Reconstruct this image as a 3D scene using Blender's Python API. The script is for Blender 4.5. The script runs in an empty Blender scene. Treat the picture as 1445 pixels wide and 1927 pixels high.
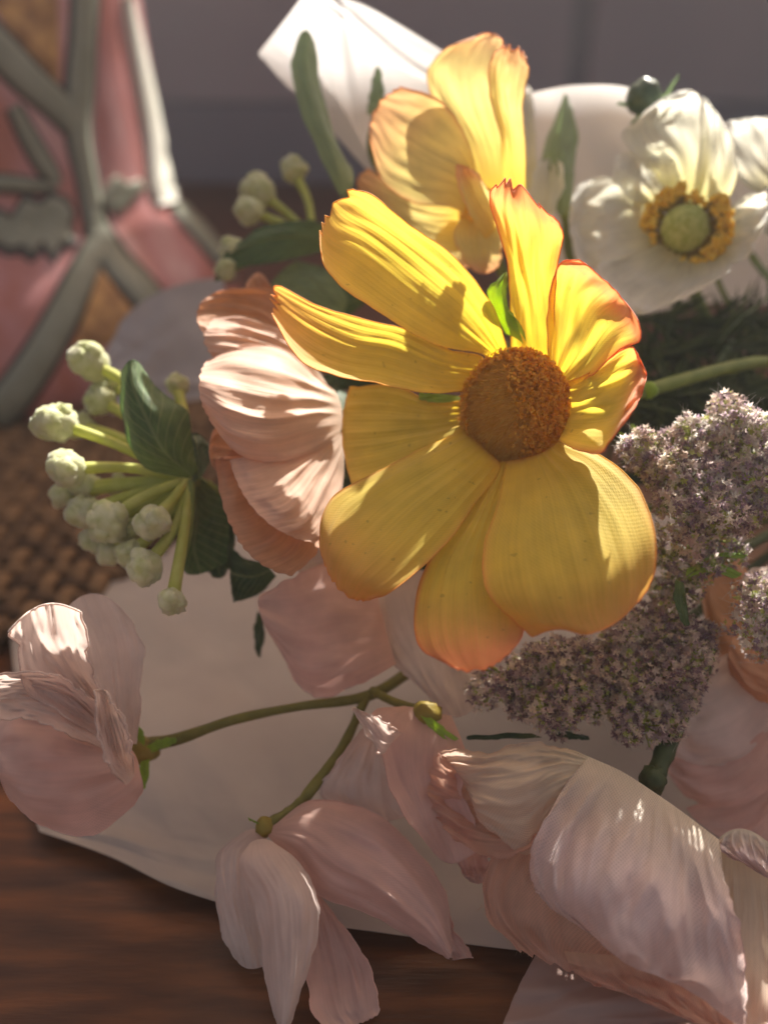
import bpy, math, random
import numpy as np
from mathutils import Vector, noise
from mathutils.bvhtree import BVHTree

random.seed(7); RNG = np.random.default_rng(7)
S = bpy.context.scene
COL = S.collection
R = math.radians

# ------------------------------------------------------------------ camera
CAM_H, PITCH, FPX, CX, CY = 0.15, R(30), 1456.0, 722.5, 963.5
cam_d = bpy.data.cameras.new('camera'); cam = bpy.data.objects.new('camera', cam_d); COL.objects.link(cam)
cam.location = (0, 0, CAM_H); cam.rotation_euler = (R(90) - PITCH, 0, 0)
cam_d.sensor_fit = 'VERTICAL'; cam_d.lens = 50; cam_d.sensor_height = 50 * 1927 / FPX
cam_d.clip_start = 0.005; cam_d.clip_end = 50
cam_d.dof.use_dof = True; cam_d.dof.focus_distance = 0.139; cam_d.dof.aperture_fstop = 50 / 3.9
S.camera = cam
# ------------------------------------------------------------------ light
SUN_EL, SUN_AZ = R(40), R(21)
w = bpy.data.worlds.new('World'); S.world = w; w.use_nodes = True
nt = w.node_tree; bg = nt.nodes['Background']
sky = nt.nodes.new('ShaderNodeTexSky'); sky.sky_type = 'NISHITA'; sky.sun_disc = False
sky.sun_elevation = SUN_EL; sky.sun_rotation = SUN_AZ
sky.air_density = 0.6; sky.dust_density = 6.0; sky.ozone_density = 0.2
warm = nt.nodes.new('ShaderNodeMix'); warm.data_type = 'RGBA'; warm.blend_type = 'MULTIPLY'; warm.inputs[0].default_value = 1
warm.inputs[7].default_value = (1.0, 0.785, 0.62, 1)          # the photograph's warm white balance
nt.links.new(sky.outputs[0], warm.inputs[6]); nt.links.new(warm.outputs[2], bg.inputs[0]); bg.inputs[1].default_value = 0.066
sl = bpy.data.lights.new('sun', 'SUN'); sl.energy = 5.0; sl.angle = R(0.5); sl.color = (1, 0.95, 0.87)
so = bpy.data.objects.new('sun', sl); COL.objects.link(so)
SUND = Vector((math.sin(SUN_AZ) * math.cos(SUN_EL), math.cos(SUN_AZ) * math.cos(SUN_EL), math.sin(SUN_EL)))
so.rotation_euler = SUND.to_track_quat('Z', 'Y').to_euler(); so.location = SUND * 3
S.view_settings.view_transform = 'Standard'; S.view_settings.look = 'None'; S.view_settings.gamma = 1
S.view_settings.exposure = 1.52
S.render.engine = 'CYCLES'
S.cycles.use_denoising = True; S.cycles.max_bounces = 10; S.cycles.transmission_bounces = 8
S.cycles.sample_clamp_indirect = 6

# ------------------------------------------------------------------ helpers
SP, CP = math.sin(PITCH), math.cos(PITCH)
CAMP = np.array([0, 0, CAM_H])
def P(x, y, d):
    """photo pixel + distance in cm along the view axis -> world (arrays ok)"""
    x = np.asarray(x, float); y = np.asarray(y, float); d = np.asarray(d, float) / 100
    r = (x - CX) / FPX * d; u = -(y - CY) / FPX * d
    return np.stack([r, d * CP + u * SP, CAM_H - d * SP + u * CP], -1)
def floor_d(x, y, h=0.0):
    """distance (cm) at which the ray of a pixel meets height h metres"""
    return (CAM_H - h) / (SP + CP * (np.asarray(y, float) - CY) / FPX) * 100
def cr(c, t):
    """Catmull-Rom through the rows of c (n,...) at t in 0..1"""
    c = np.asarray(c, float); n = len(c)
    if n == 2:
        sh = (-1,) + (1,) * (c.ndim - 1); t = np.asarray(t).reshape(sh); return c[0] * (1 - t) + c[1] * t
    e = np.concatenate([[2 * c[0] - c[1]], c, [2 * c[-1] - c[-2]]])
    s = np.clip(np.asarray(t, float), 0, 1) * (n - 1); i = np.minimum(s.astype(int), n - 2)
    f = (s - i).reshape((-1,) + (1,) * (c.ndim - 1))
    a, b, cc, d = e[i], e[i + 1], e[i + 2], e[i + 3]
    return 0.5 * (2 * b + (cc - a) * f + (2 * a - 5 * b + 4 * cc - d) * f ** 2 + (3 * b - a - 3 * cc + d) * f ** 3)
def sm(a, b, x):
    t = np.clip((np.asarray(x, float) - a) / (b - a), 0, 1); return t * t * (3 - 2 * t)
def rows_of(s):
    return np.array([[[float(q) for q in p.split(',')] for p in r.split()] for r in s.split('/')])
def unit(v):
    return v / np.maximum(np.linalg.norm(v, axis=-1, keepdims=True), 1e-12)

def link(name, me, mat=None, parent=None):
    o = bpy.data.objects.new(name, me); COL.objects.link(o)
    if mat is not None: me.materials.append(mat)
    if parent is not None: o.parent = parent
    return o
def root_loc(o):
    l = Vector((0, 0, 0))
    while o is not None: l = l + o.location; o = o.parent
    return np.array(l)
def mesh_obj(name, V, F, mat, parent=None, uv=None, pd=None, smooth=True):
    V = np.asarray(V, float) - (root_loc(parent) if parent is not None else 0)
    me = bpy.data.meshes.new(name)
    me.from_pydata(V.tolist(), [], [tuple(int(i) for i in f) for f in F])
    me.polygons.foreach_set('use_smooth', np.full(len(me.polygons), smooth))
    if uv is not None:
        l = me.uv_layers.new(name='UVMap'); idx = np.empty(len(me.loops), int); me.loops.foreach_get('vertex_index', idx)
        l.data.foreach_set('uv', np.asarray(uv, float)[idx].ravel())
    if pd is not None:
        a = me.attributes.new('pd', 'FLOAT_COLOR', 'POINT')
        a.data.foreach_set('color', np.concatenate([pd, np.ones((len(pd), 1))], 1).ravel())
    me.update()
    return link(name, me, mat, parent)
def tag(o, label=None, cat=None, group=None, kind=None):
    if label: o['label'] = label
    if cat: o['category'] = cat
    if group: o['group'] = group
    if kind: o['kind'] = kind
    return o
def thing(name, label, cat, loc, group=None):
    o = bpy.data.objects.new(name, None); COL.objects.link(o); o.empty_display_size = 0.01
    o.location = Vector([float(q) for q in loc])
    return tag(o, label, cat, group)

def grid_faces(nu, nv):
    i, j = np.meshgrid(np.arange(nu - 1), np.arange(nv - 1), indexing='ij'); a = (i * nv + j).ravel()
    return np.stack([a, a + 1, a + nv + 1, a + nv], 1)

class Plane:
    """the tilted plane a flower is spread on: distance in cm at a pixel"""
    def __init__(s, cx, cy, d, sx=0.0, sy=0.0): s.a = (cx, cy, d, sx, sy)
    def __call__(s, x, y):
        cx, cy, d, sx, sy = s.a
        return d + sx * (np.asarray(x) - cx) / 100 + sy * (cy - np.asarray(y)) / 100

def petal(parent, rows, dfn, mat, name='petal', off=0, cup=0, ridges=0, ramp=0.15, ser=0.0, sern=7, wav=0.25,
          fold=0, rim=0.12, nu=30, nv=25, seed=None, tipcurl=0, edgew=1.0, rpow=1.0, label=None, crk=0.12, crf=(4, 6), edge=2.0, crease=None):
    """a thin curved sheet through rows of control pixels (base -> tip); off/cup/tipcurl in mm, plus = towards the lens"""
    rw = rows_of(rows); rg = np.random.default_rng(seed if seed is not None else RNG.integers(1 << 30))
    nr, nc = rw.shape[:2]
    xy = rw[..., :2]
    offs = np.asarray(off, float)
    o = np.interp(np.linspace(0, 1, nr), np.linspace(0, 1, offs.size), offs.ravel())[:, None] * np.ones((1, nc))
    if rw.shape[2] > 2: o = o + rw[..., 2]
    c = np.concatenate([xy, o[..., None]], -1)
    u = np.linspace(0, 1, nu); v = np.linspace(0, 1, nv)
    U, V = np.meshgrid(u, v, indexing='ij')
    if ser:
        saw = np.abs(((V * sern + 0.35 * np.sin(9 * V + rg.random() * 6)) % 1) - 0.5) * 2
        saw = saw * (0.5 + 0.8 * np.interp(V, np.linspace(0, 1, 9), rg.random(9)))
        UE = U * (1 - ser * saw * U ** 6)
    else: UE = U
    # evaluate along u for every column then across v
    G = np.empty((nu, nv, 3))
    for j in range(nv):
        colv = v[j]
        if nc == 3:
            l0 = (1 - 2 * colv) * (1 - colv); l1 = 4 * colv * (1 - colv); l2 = colv * (2 * colv - 1)
            cc = c[:, 0] * l0 + c[:, 1] * l1 + c[:, 2] * l2
        else:
            cc = cr(np.swapaxes(c, 0, 1), np.array([colv]))[0]
        G[:, j] = cr(cc, UE[:, j])
    e2 = (2 * V - 1)
    if edge:
        sd = rg.uniform(0, 50)
        en = np.array([[noise.noise(Vector((a * 7 + sd, 3.1 if b < 0.5 else 9.7, 0))) + 0.5 * noise.noise(Vector((a * 19 + sd, 5.5 if b < 0.5 else 1.7, 0))) for b in (0, 1)] for a in u])
        G[..., 0] += edge * 1.6 * np.abs(e2) ** 4 * np.where(V < 0.5, en[:, :1], en[:, 1:]) * sm(0.1, 0.3, U)
        G[..., 1] += edge * 1.6 * np.abs(e2) ** 4 * np.where(V < 0.5, en[:, 1:], en[:, :1]) * sm(0.1, 0.3, U)
    oo = G[..., 2] + cup * e2 ** 2 * sm(0, 0.35, U) + fold * np.abs(e2) * sm(0, 0.2, U) + tipcurl * np.clip((U - 0.6) / 0.4, 0, 1) ** 2
    for k in range(4):
        f1, f2 = rg.uniform(0.6, 2.2), rg.uniform(1, 3.2); p1, p2 = rg.random(2) * 6.28
        oo = oo + wav * 0.6 * np.sin(6.28 * (f1 * U) + p1 + np.sin(6.28 * f2 * V + p2)) * sm(0, 0.5, U)
    if crk:
        sd = rg.uniform(0, 50)
        cn = np.array([noise.noise(Vector((a * crf[0] + sd, b * crf[1] + sd, 0))) for a, b in zip(U.ravel(), V.ravel())]).reshape(U.shape)
        cn2 = np.array([noise.noise(Vector((a * crf[0] * 2.3 - sd, b * crf[1] * 2.3, 4))) for a, b in zip(U.ravel(), V.ravel())]).reshape(U.shape)
        oo = oo + crk * 2 * ((1 - np.abs(cn) * 3) * 0.6 + cn2 * 0.7) * sm(0, 0.3, U)
    if crease:                                                    # sharp fold lines across a sheet
        for _ in range(crease[0]):
            a = rg.uniform(0, math.pi); pu, pv = rg.uniform(0.05, 0.95, 2); dist = (U - pu) * math.cos(a) + (V - pv) * math.sin(a); along = -(U - pu) * math.sin(a) + (V - pv) * math.cos(a)
            oo = oo + crease[1] * rg.choice([-1, 1]) * np.maximum(0, 1 - np.abs(dist) / rg.uniform(0.04, 0.12)) * sm(0.6, 0.2, np.abs(along))
    d = dfn(G[..., 0], G[..., 1]) - oo / 10
    W = P(G[..., 0], G[..., 1], d)
    du = np.gradient(W, axis=0); dv = np.gradient(W, axis=1); N = unit(np.cross(du, dv))
    N[0] = N[1]
    flip = np.sign(np.sum(N * (CAMP - W), -1, keepdims=True)); flip = 1 if flip.mean() > 0 else -1
    if ridges:
        ph = 6.28 * ridges * (V + 0.02 * np.sin(6 * U + rg.random() * 6)) + rg.random() * 6
        am = 0.6 + 0.5 * np.sin(V * 11 + rg.random() * 6) * np.sin(V * 5 + rg.random() * 6)
        h = (1 - np.abs(np.sin(ph / 2)) ** rpow * 2) * am * ramp * sm(0, 0.25, U) * (1 - 0.75 * sm(0.7, 1, U))
        h = h + 0.22 * ramp * np.sin(6.28 * ridges * 3.3 * V + 3 * np.sin(5 * U)) * sm(0.2, 0.5, U) * (1 - 0.6 * sm(0.75, 1, U))
        W = W + N * flip * h[..., None] / 1000
        du = np.gradient(W, axis=0); dv = np.gradient(W, axis=1); N = unit(np.cross(du, dv))
    Vv = W.reshape(-1, 3); F = grid_faces(nu, nv).tolist()
    if flip < 0: F = [f[::-1] for f in F]
    uv = np.stack([UE.ravel() * 0 + U.ravel(), V.ravel()], 1)
    ed = np.minimum(V, 1 - V)
    dye = np.clip(np.maximum(sm(0.52, 0.98, U), 0.5 * sm(0.09, 0, ed) * sm(0.15, 0.7, U)) * edgew, 0, 1)
    rimv = np.maximum(sm(0.955, 1, U), sm(0.03, 0, ed)) * sm(0.2, 0.6, U) * edgew
    rimv = rimv * 0.38
    pd = np.stack([dye.ravel(), rimv.ravel(), np.full(dye.size, rg.random())], 1)
    if rim:
        loop = [(i, 0) for i in range(1, nu)] + [(nu - 1, j) for j in range(1, nv)] + [(i, nv - 1) for i in range(nu - 2, 0, -1)]
        li = np.array([i * nv + j for i, j in loop]); pts = Vv[li]; nn = N.reshape(-1, 3)[li]
        tg = unit(np.gradient(pts, axis=0)); bb = unit(np.cross(tg, nn)); r = rim / 1000
        tap = np.minimum(1, np.minimum(np.arange(len(li)), np.arange(len(li))[::-1]) / 6 + 0.15)[:, None]
        ring = [pts + (nn * math.cos(a) + bb * math.sin(a)) * r * tap for a in (0, 1.257, 2.513, 3.77, 5.027)]
        base = len(Vv); m = len(li); k5 = 5
        Vv = np.concatenate([Vv] + ring); uv = np.concatenate([uv] + [uv[li]] * k5)
        q = pd[li].copy(); q[:, 1] = np.clip(q[:, 1] * 1.1, 0, 1); pd = np.concatenate([pd] + [q] * k5)
        for k in range(k5):
            a, b = base + k * m, base + ((k + 1) % k5) * m
            F += [(a + i, a + i + 1, b + i + 1, b + i) for i in range(m - 1)]
    ob = mesh_obj(name, Vv, F, mat, parent, uv, pd)
    if label: ob['label'] = label
    return ob

def tube_arrays(pts, rad, sides=8, n=None, smooth=True):
    pts = np.asarray(pts, float); rad = np.asarray(rad, float) * np.ones(len(pts))
    if smooth and len(pts) > 2:
        n = n or len(pts) * 5; t = np.linspace(0, 1, n); rad = np.interp(t, np.linspace(0, 1, len(pts)), rad); pts = cr(pts, t)
    tg = unit(np.gradient(pts, axis=0)); ref = np.array([0.31, 0.17, 0.94])
    a = unit(np.cross(tg, ref)); b = np.cross(tg, a)
    th = np.linspace(0, 2 * math.pi, sides, endpoint=False)
    V = pts[:, None] + (a[:, None] * np.cos(th)[None, :, None] + b[:, None] * np.sin(th)[None, :, None]) * rad[:, None, None]
    n = len(pts); F = []
    for i in range(n - 1):
        for k in range(sides):
            F.append((i * sides + k, i * sides + (k + 1) % sides, (i + 1) * sides + (k + 1) % sides, (i + 1) * sides + k))
    F.append(tuple(range(sides))[::-1]); F.append(tuple((n - 1) * sides + k for k in range(sides)))
    return V.reshape(-1, 3), F
def px_pts(s):
    a = rows_of(s)[0]; return P(a[:, 0], a[:, 1], a[:, 2])
def stem(parent, s, rad_mm, mat, name='stem', sides=9):
    pts = px_pts(s) if isinstance(s, str) else np.asarray(s, float); n = len(pts) * 9; t = np.linspace(0, 1, n)
    rad = np.interp(t, np.linspace(0, 1, len(pts)), np.asarray(rad_mm) * np.ones(len(pts))) / 1000; q = RNG.uniform(0, 40)
    rad = rad * np.array([1 + 0.16 * noise.noise(Vector((k * 14 + q, 0, 0))) + 0.3 * max(0.0, noise.noise(Vector((k * 22 + q, 5, 0))) - 0.25) for k in t])
    V, F = tube_arrays(cr(pts, t), rad, sides, smooth=False)
    return mesh_obj(name, V, F, mat, parent)
def join(lst):
    V, F, n = [], [], 0
    for v, f in lst:
        V.append(v); F += [tuple(i + n for i in q) for q in f]; n += len(v)
    return np.concatenate(V), F
def blob_arrays(c, rad, bump=0.12, freq=2.6, nu=14, nv=20, squash=(1, 1, 1), seed=0):
    th = np.linspace(0.02, math.pi - 0.02, nu); ph = np.linspace(0, 2 * math.pi, nv, endpoint=False)
    T, Ph = np.meshgrid(th, ph, indexing='ij')
    d = np.stack([np.sin(T) * np.cos(Ph), np.sin(T) * np.sin(Ph), np.cos(T)], -1).reshape(-1, 3)
    k = np.array([noise.noise(Vector(q * freq + seed * 3.7)) for q in d]) * 1.6
    k2 = np.array([noise.noise(Vector(q * freq * 2.7 + seed * 1.3)) for q in d])
    V = np.asarray(c) + d * np.array(squash) * (rad * (1 + bump * (k + 0.5 * k2)))[:, None]
    F = [(i * nv + j, i * nv + (j + 1) % nv, (i + 1) * nv + (j + 1) % nv, (i + 1) * nv + j) for i in range(nu - 1) for j in range(nv)]
    F += [tuple(range(nv))[::-1], tuple((nu - 1) * nv + k for k in range(nv))]
    return V, F
def strands(roots, dirs, length, rad, bend=0.25, seg=3, rg=RNG):
    """many thin 3-sided tapering hairs in one array"""
    n = len(roots); d = unit(np.asarray(dirs)); length = np.asarray(length) * np.ones(n)
    ref = unit(rg.normal(size=(n, 3))); a = unit(np.cross(d, ref)); b = np.cross(d, a)
    V = []; 
    for s in range(seg):
        t = s / (seg - 1); c = roots + d * (length * t)[:, None] + ref * (bend * length * t * t)[:, None]
        rr = rad * (1 - 0.75 * t)
        for k in range(3):
            an = 2.094 * k; V.append(c + (a * math.cos(an) + b * math.sin(an)) * rr)
    V = np.stack(V, 1).reshape(-1, 3); m = seg * 3; F = []
    tpl = [(s * 3 + k, s * 3 + (k + 1) % 3, (s + 1) * 3 + (k + 1) % 3, (s + 1) * 3 + k) for s in range(seg - 1) for k in range(3)]
    for i in range(n): F += [tuple(q + i * m for q in f) for f in tpl]
    return V, F
def scatter(tv, tf, pos, nrm, size, rg=RNG):
    """copies of a template (z up) turned to normals, into one array"""
    n = len(pos); z = unit(np.asarray(nrm)); ref = unit(rg.normal(size=(n, 3))); x = unit(np.cross(z, ref)); y = np.cross(z, x)
    size = np.asarray(size) * np.ones(n); tv = np.asarray(tv)
    V = pos[:, None] + (x[:, None] * tv[None, :, 0:1] + y[:, None] * tv[None, :, 1:2] + z[:, None] * tv[None, :, 2:3]) * size[:, None, None]
    m = len(tv); F = [tuple(q + i * m for q in f) for i in range(n) for f in tf]
    return V.reshape(-1, 3), F

# ------------------------------------------------------------------ materials
def nmat(name):
    m = bpy.data.materials.new(name); m.use_nodes = True; t = m.node_tree; t.nodes.clear()
    out = t.nodes.new('ShaderNodeOutputMaterial')
    def N(ty, **k):
        n = t.nodes.new('ShaderNode' + ty)
        for a, b in k.items(): setattr(n, a, b)
        return n
    def L(a, b): t.links.new(a, b)
    return m, N, L, out
def c4(c): return (c[0], c[1], c[2], 1)
def mixc(N, L, fac, a, b, mode='MIX'):
    n = N('Mix', data_type='RGBA', blend_type=mode)
    for sck, val in ((n.inputs[0], fac), (n.inputs[6], a), (n.inputs[7], b)):
        if hasattr(val, 'links'): L(val, sck)
        elif isinstance(val, (int, float)): sck.default_value = val
        else: sck.default_value = c4(val)
    return n.outputs[2]
def petal_mat(name, base, mid, tip, rim=None, trans=0.45, rough=0.6, dye=1.0, vein=(70, 2.2), vamt=0.16, weave=0, sheen=0.3,
              bump=0.35, tsat=1.25, tgain=1.0, back=None, wstr=1.0, speck=0.0, lveins=0.0):
    m, N, L, out = nmat(name); rim = rim or tip
    uv = N('UVMap'); sp = N('SeparateXYZ'); L(uv.outputs[0], sp.inputs[0])
    at = N('Attribute', attribute_name='pd'); sa = N('SeparateColor'); L(at.outputs['Color'], sa.inputs[0])
    geo = N('TexCoord')
    ramp = N('ValToRGB'); ramp.color_ramp.elements[0].color = c4(base); ramp.color_ramp.elements[1].color = c4(mid)
    ramp.color_ramp.elements[0].position = 0.03; ramp.color_ramp.elements[1].position = 0.42
    L(sp.outputs[0], ramp.inputs[0])
    mp = N('Mapping'); L(uv.outputs[0], mp.inputs[0]); mp.inputs['Scale'].default_value = (vein[1], vein[0], 1)
    off = N('Combine' 'XYZ'); mul = N('Math', operation='MULTIPLY'); L(sa.outputs[2], mul.inputs[0]); mul.inputs[1].default_value = 37
    L(mul.outputs[0], off.inputs[0]); L(mul.outputs[0], off.inputs[1]); L(off.outputs[0], mp.inputs['Location'])
    vn = N('TexNoise'); vn.inputs['Scale'].default_value = 1; vn.inputs['Detail'].default_value = 3; L(mp.outputs[0], vn.inputs[0])
    mo = N('TexNoise'); mo.inputs['Scale'].default_value = 160; mo.inputs['Detail'].default_value = 4; L(geo.outputs['Object'], mo.inputs[0])
    # dye mask with a ragged, streaky border
    dm = N('Math', operation='MULTIPLY_ADD'); L(vn.outputs[0], dm.inputs[0]); dm.inputs[1].default_value = 0.7; dm.inputs[2].default_value = 0.65
    dm2 = N('Math', operation='MULTIPLY', use_clamp=True); L(dm.outputs[0], dm2.inputs[0]); L(sa.outputs[0], dm2.inputs[1])
    dm3 = N('Math', operation='MULTIPLY', use_clamp=True); L(dm2.outputs[0], dm3.inputs[0]); dm3.inputs[1].default_value = dye
    c = mixc(N, L, dm3.outputs[0], ramp.outputs[0], tip)
    rm = N('Math', operation='MULTIPLY', use_clamp=True); L(sa.outputs[1], rm.inputs[0]); rm.inputs[1].default_value = min(1, dye)
    c = mixc(N, L, rm.outputs[0], c, rim)
    vr = N('MapRange'); L(vn.outputs[0], vr.inputs[0]); vr.inputs[1].default_value = 0.3; vr.inputs[2].default_value = 0.7
    vr.inputs[3].default_value = 1 - vamt; vr.inputs[4].default_value = 1 + vamt * 0.6
    mr = N('MapRange'); L(mo.outputs[0], mr.inputs[0]); mr.inputs[1].default_value = 0.3; mr.inputs[2].default_value = 0.7
    mr.inputs[3].default_value = 0.9; mr.inputs[4].default_value = 1.07
    vm = N('Math', operation='MULTIPLY'); L(vr.outputs[0], vm.inputs[0]); L(mr.outputs[0], vm.inputs[1])
    hv = N('HueSaturation'); L(c, hv.inputs['Color']); L(vm.outputs[0], hv.inputs['Value'])
    col = hv.outputs[0]
    if speck:
        kn = N('TexNoise'); kn.inputs['Scale'].default_value = 620; kn.inputs['Detail'].default_value = 1; L(geo.outputs['Object'], kn.inputs[0])
        kr = N('MapRange'); L(kn.outputs[0], kr.inputs[0]); kr.inputs[1].default_value = 0.73; kr.inputs[2].default_value = 0.77; kr.inputs[3].default_value = 1; kr.inputs[4].default_value = 1 - speck
        kh = N('HueSaturation'); L(col, kh.inputs['Color']); L(kr.outputs[0], kh.inputs['Value']); col = kh.outputs[0]
    if lveins:
        av = N('Math', operation='SUBTRACT'); L(sp.outputs[1], av.inputs[0]); av.inputs[1].default_value = 0.5
        ab = N('Math', operation='ABSOLUTE'); L(av.outputs[0], ab.inputs[0])
        p1 = N('Math', operation='MULTIPLY'); L(ab.outputs[0], p1.inputs[0]); p1.inputs[1].default_value = -7.0
        p2 = N('Math', operation='MULTIPLY_ADD'); L(sp.outputs[0], p2.inputs[0]); p2.inputs[1].default_value = 9.0; L(p1.outputs[0], p2.inputs[2])
        p3 = N('Math', operation='PINGPONG'); L(p2.outputs[0], p3.inputs[0]); p3.inputs[1].default_value = 0.5
        q1 = N('MapRange'); L(p3.outputs[0], q1.inputs[0]); q1.inputs[1].default_value = 0.0; q1.inputs[2].default_value = 0.12; q1.inputs[3].default_value = 1; q1.inputs[4].default_value = 0
        q2 = N('MapRange'); L(ab.outputs[0], q2.inputs[0]); q2.inputs[1].default_value = 0.01; q2.inputs[2].default_value = 0.045; q2.inputs[3].default_value = 1; q2.inputs[4].default_value = 0
        q3 = N('Math', operation='MAXIMUM'); L(q1.outputs[0], q3.inputs[0]); L(q2.outputs[0], q3.inputs[1])
        q4 = N('Math', operation='MULTIPLY'); L(q3.outputs[0], q4.inputs[0]); q4.inputs[1].default_value = lveins
        col = mixc(N, L, q4.outputs[0], col, (0.42, 0.48, 0.22))
    # relief
    h = N('Math', operation='MULTIPLY_ADD'); L(vn.outputs[0], h.inputs[0]); h.inputs[1].default_value = 1.0
    fn = N('TexNoise'); fn.inputs['Scale'].default_value = 2600; fn.inputs['Detail'].default_value = 2; L(geo.outputs['Object'], fn.inputs[0])
    fm = N('Math', operation='MULTIPLY'); L(fn.outputs[0], fm.inputs[0]); fm.inputs[1].default_value = 0.3; L(fm.outputs[0], h.inputs[2])
    hh = h.outputs[0]
    if weave:
        wm = N('Mapping'); L(uv.outputs[0], wm.inputs[0]); wm.inputs['Scale'].default_value = (weave, weave, 1)
        wm.inputs['Rotation'].default_value = (0, 0, 0.5)
        w1 = N('TexWave'); w1.inputs['Scale'].default_value = 1; w1.inputs['Distortion'].default_value = 0.6; L(wm.outputs[0], w1.inputs[0])
        w2 = N('TexWave', bands_direction='Y'); w2.inputs['Scale'].default_value = 1; w2.inputs['Distortion'].default_value = 0.6; L(wm.outputs[0], w2.inputs[0])
        wa = N('Math', operation='MAXIMUM'); L(w1.outputs[1], wa.inputs[0]); L(w2.outputs[1], wa.inputs[1])
        wb = N('Math', operation='MULTIPLY_ADD'); L(wa.outputs[0], wb.inputs[0]); wb.inputs[1].default_value = 0.9 * wstr; L(hh, wb.inputs[2]); hh = wb.outputs[0]
        wr = N('MapRange'); L(wa.outputs[0], wr.inputs[0]); wr.inputs[3].default_value = 1 - 0.16 * wstr; wr.inputs[4].default_value = 1.03
        h2 = N('HueSaturation'); L(col, h2.inputs['Color']); L(wr.outputs[0], h2.inputs['Value']); col = h2.outputs[0]
    bp = N('Bump'); bp.inputs['Strength'].default_value = bump; bp.inputs['Distance'].default_value = 0.0003; L(hh, bp.inputs['Height'])
    pr = N('BsdfPrincipled'); pr.inputs['Roughness'].default_value = rough; L(col, pr.inputs['Base Color']); L(bp.outputs[0], pr.inputs['Normal'])
    pr.inputs['Sheen Weight'].default_value = sheen; pr.inputs['Specular IOR Level'].default_value = 0.3
    tr = N('BsdfTranslucent'); L(bp.outputs[0], tr.inputs['Normal'])
    ts = N('HueSaturation'); ts.inputs['Saturation'].default_value = tsat; ts.inputs['Value'].default_value = tgain; L(col, ts.inputs['Color']); L(ts.outputs[0], tr.inputs[0])
    mx = N('MixShader'); mx.inputs[0].default_value = trans; L(pr.outputs[0], mx.inputs[1]); L(tr.outputs[0], mx.inputs[2]); L(mx.outputs[0], out.inputs[0])
    return m
def simple_mat(name, c1, c2, scale=300, rough=0.6, trans=0.0, bump=0.3, bscale=None, island=False, sheen=0, stretch=None, c3=None, dist=0.0004, spec=0.4):
    m, N, L, out = nmat(name)
    tc = N('TexCoord'); src = tc.outputs['Object']
    if stretch:
        mp = N('Mapping'); mp.inputs['Scale'].default_value = stretch; L(src, mp.inputs[0]); src = mp.outputs[0]
    n = N('TexNoise'); n.inputs['Scale'].default_value = scale; n.inputs['Detail'].default_value = 5; L(src, n.inputs[0])
    rp = N('ValToRGB'); e = rp.color_ramp.elements; e[0].position = 0.3; e[1].position = 0.7; e[0].color = c4(c1); e[1].color = c4(c2)
    if c3: k = e.new(0.5); k.color = c4(c3)
    if island:
        g = N('NewGeometry'); ad = N('Math', operation='MULTIPLY_ADD'); L(g.outputs['Random Per Island'], ad.inputs[0]); ad.inputs[1].default_value = 0.6
        q = N('Math', operation='MULTIPLY'); L(n.outputs[0], q.inputs[0]); q.inputs[1].default_value = 0.4; L(q.outputs[0], ad.inputs[2]); L(ad.outputs[0], rp.inputs[0])
    else: L(n.outputs[0], rp.inputs[0])
    pr = N('BsdfPrincipled'); pr.inputs['Roughness'].default_value = rough; L(rp.outputs[0], pr.inputs['Base Color'])
    pr.inputs['Sheen Weight'].default_value = sheen; pr.inputs['Specular IOR Level'].default_value = spec
    if bump:
        b = N('TexNoise'); b.inputs['Scale'].default_value = bscale or scale * 3; b.inputs['Detail'].default_value = 4; L(src, b.inputs[0])
        bp = N('Bump'); bp.inputs['Strength'].default_value = bump; bp.inputs['Distance'].default_value = dist; L(b.outputs[0], bp.inputs['Height']); L(bp.outputs[0], pr.inputs['Normal'])
    sh = pr.outputs[0]
    if trans:
        tr = N('BsdfTranslucent'); L(rp.outputs[0], tr.inputs[0]); mx = N('MixShader'); mx.inputs[0].default_value = trans
        L(sh, mx.inputs[1]); L(tr.outputs[0], mx.inputs[2]); sh = mx.outputs[0]
    L(sh, out.inputs[0]); return m

M = {}
M['yellow'] = petal_mat('yellow_silk', (0.84, 0.55, 0.03), (0.86, 0.66, 0.09), (0.84, 0.33, 0.13), (0.78, 0.22, 0.07), trans=0.5, vein=(55, 1.6), vamt=0.06, tgain=1.15, tsat=1.02, bump=0.25, weave=26, wstr=0.35, speck=0.22)
M['yellow_pale'] = petal_mat('pale_yellow_silk', (0.80, 0.58, 0.12), (0.84, 0.70, 0.28), (0.84, 0.50, 0.26), (0.78, 0.34, 0.16), trans=0.52, vein=(45, 1.5), vamt=0.06, tsat=1.08, tgain=1.08, bump=0.2)
M['white'] = petal_mat('white_silk', (0.78, 0.72, 0.36), (0.82, 0.81, 0.70), (0.84, 0.84, 0.80), trans=0.5, vein=(35, 1.5), vamt=0.08, tsat=1.3)
M['peach'] = petal_mat('peach_silk', (0.81, 0.62, 0.47), (0.81, 0.55, 0.40), (0.81, 0.55, 0.42), trans=0.36, vein=(40, 1.5), vamt=0.10)
M['peach_deep'] = petal_mat('deep_peach_silk', (0.70, 0.40, 0.24), (0.70, 0.38, 0.22), (0.72, 0.42, 0.27), trans=0.45, vein=(40, 1.5), vamt=0.10)
M['pink'] = petal_mat('pink_silk', (0.76, 0.48, 0.38), (0.79, 0.53, 0.47), (0.81, 0.59, 0.53), trans=0.42, vein=(30, 1.5), vamt=0.05, dye=0.8, bump=0.22, weave=22, wstr=0.5)
M['blush'] = petal_mat('blush_silk', (0.80, 0.63, 0.54), (0.83, 0.69, 0.63), (0.84, 0.72, 0.66), trans=0.45, vein=(30, 1.5), vamt=0.05, bump=0.22, weave=22, wstr=0.5)
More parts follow.
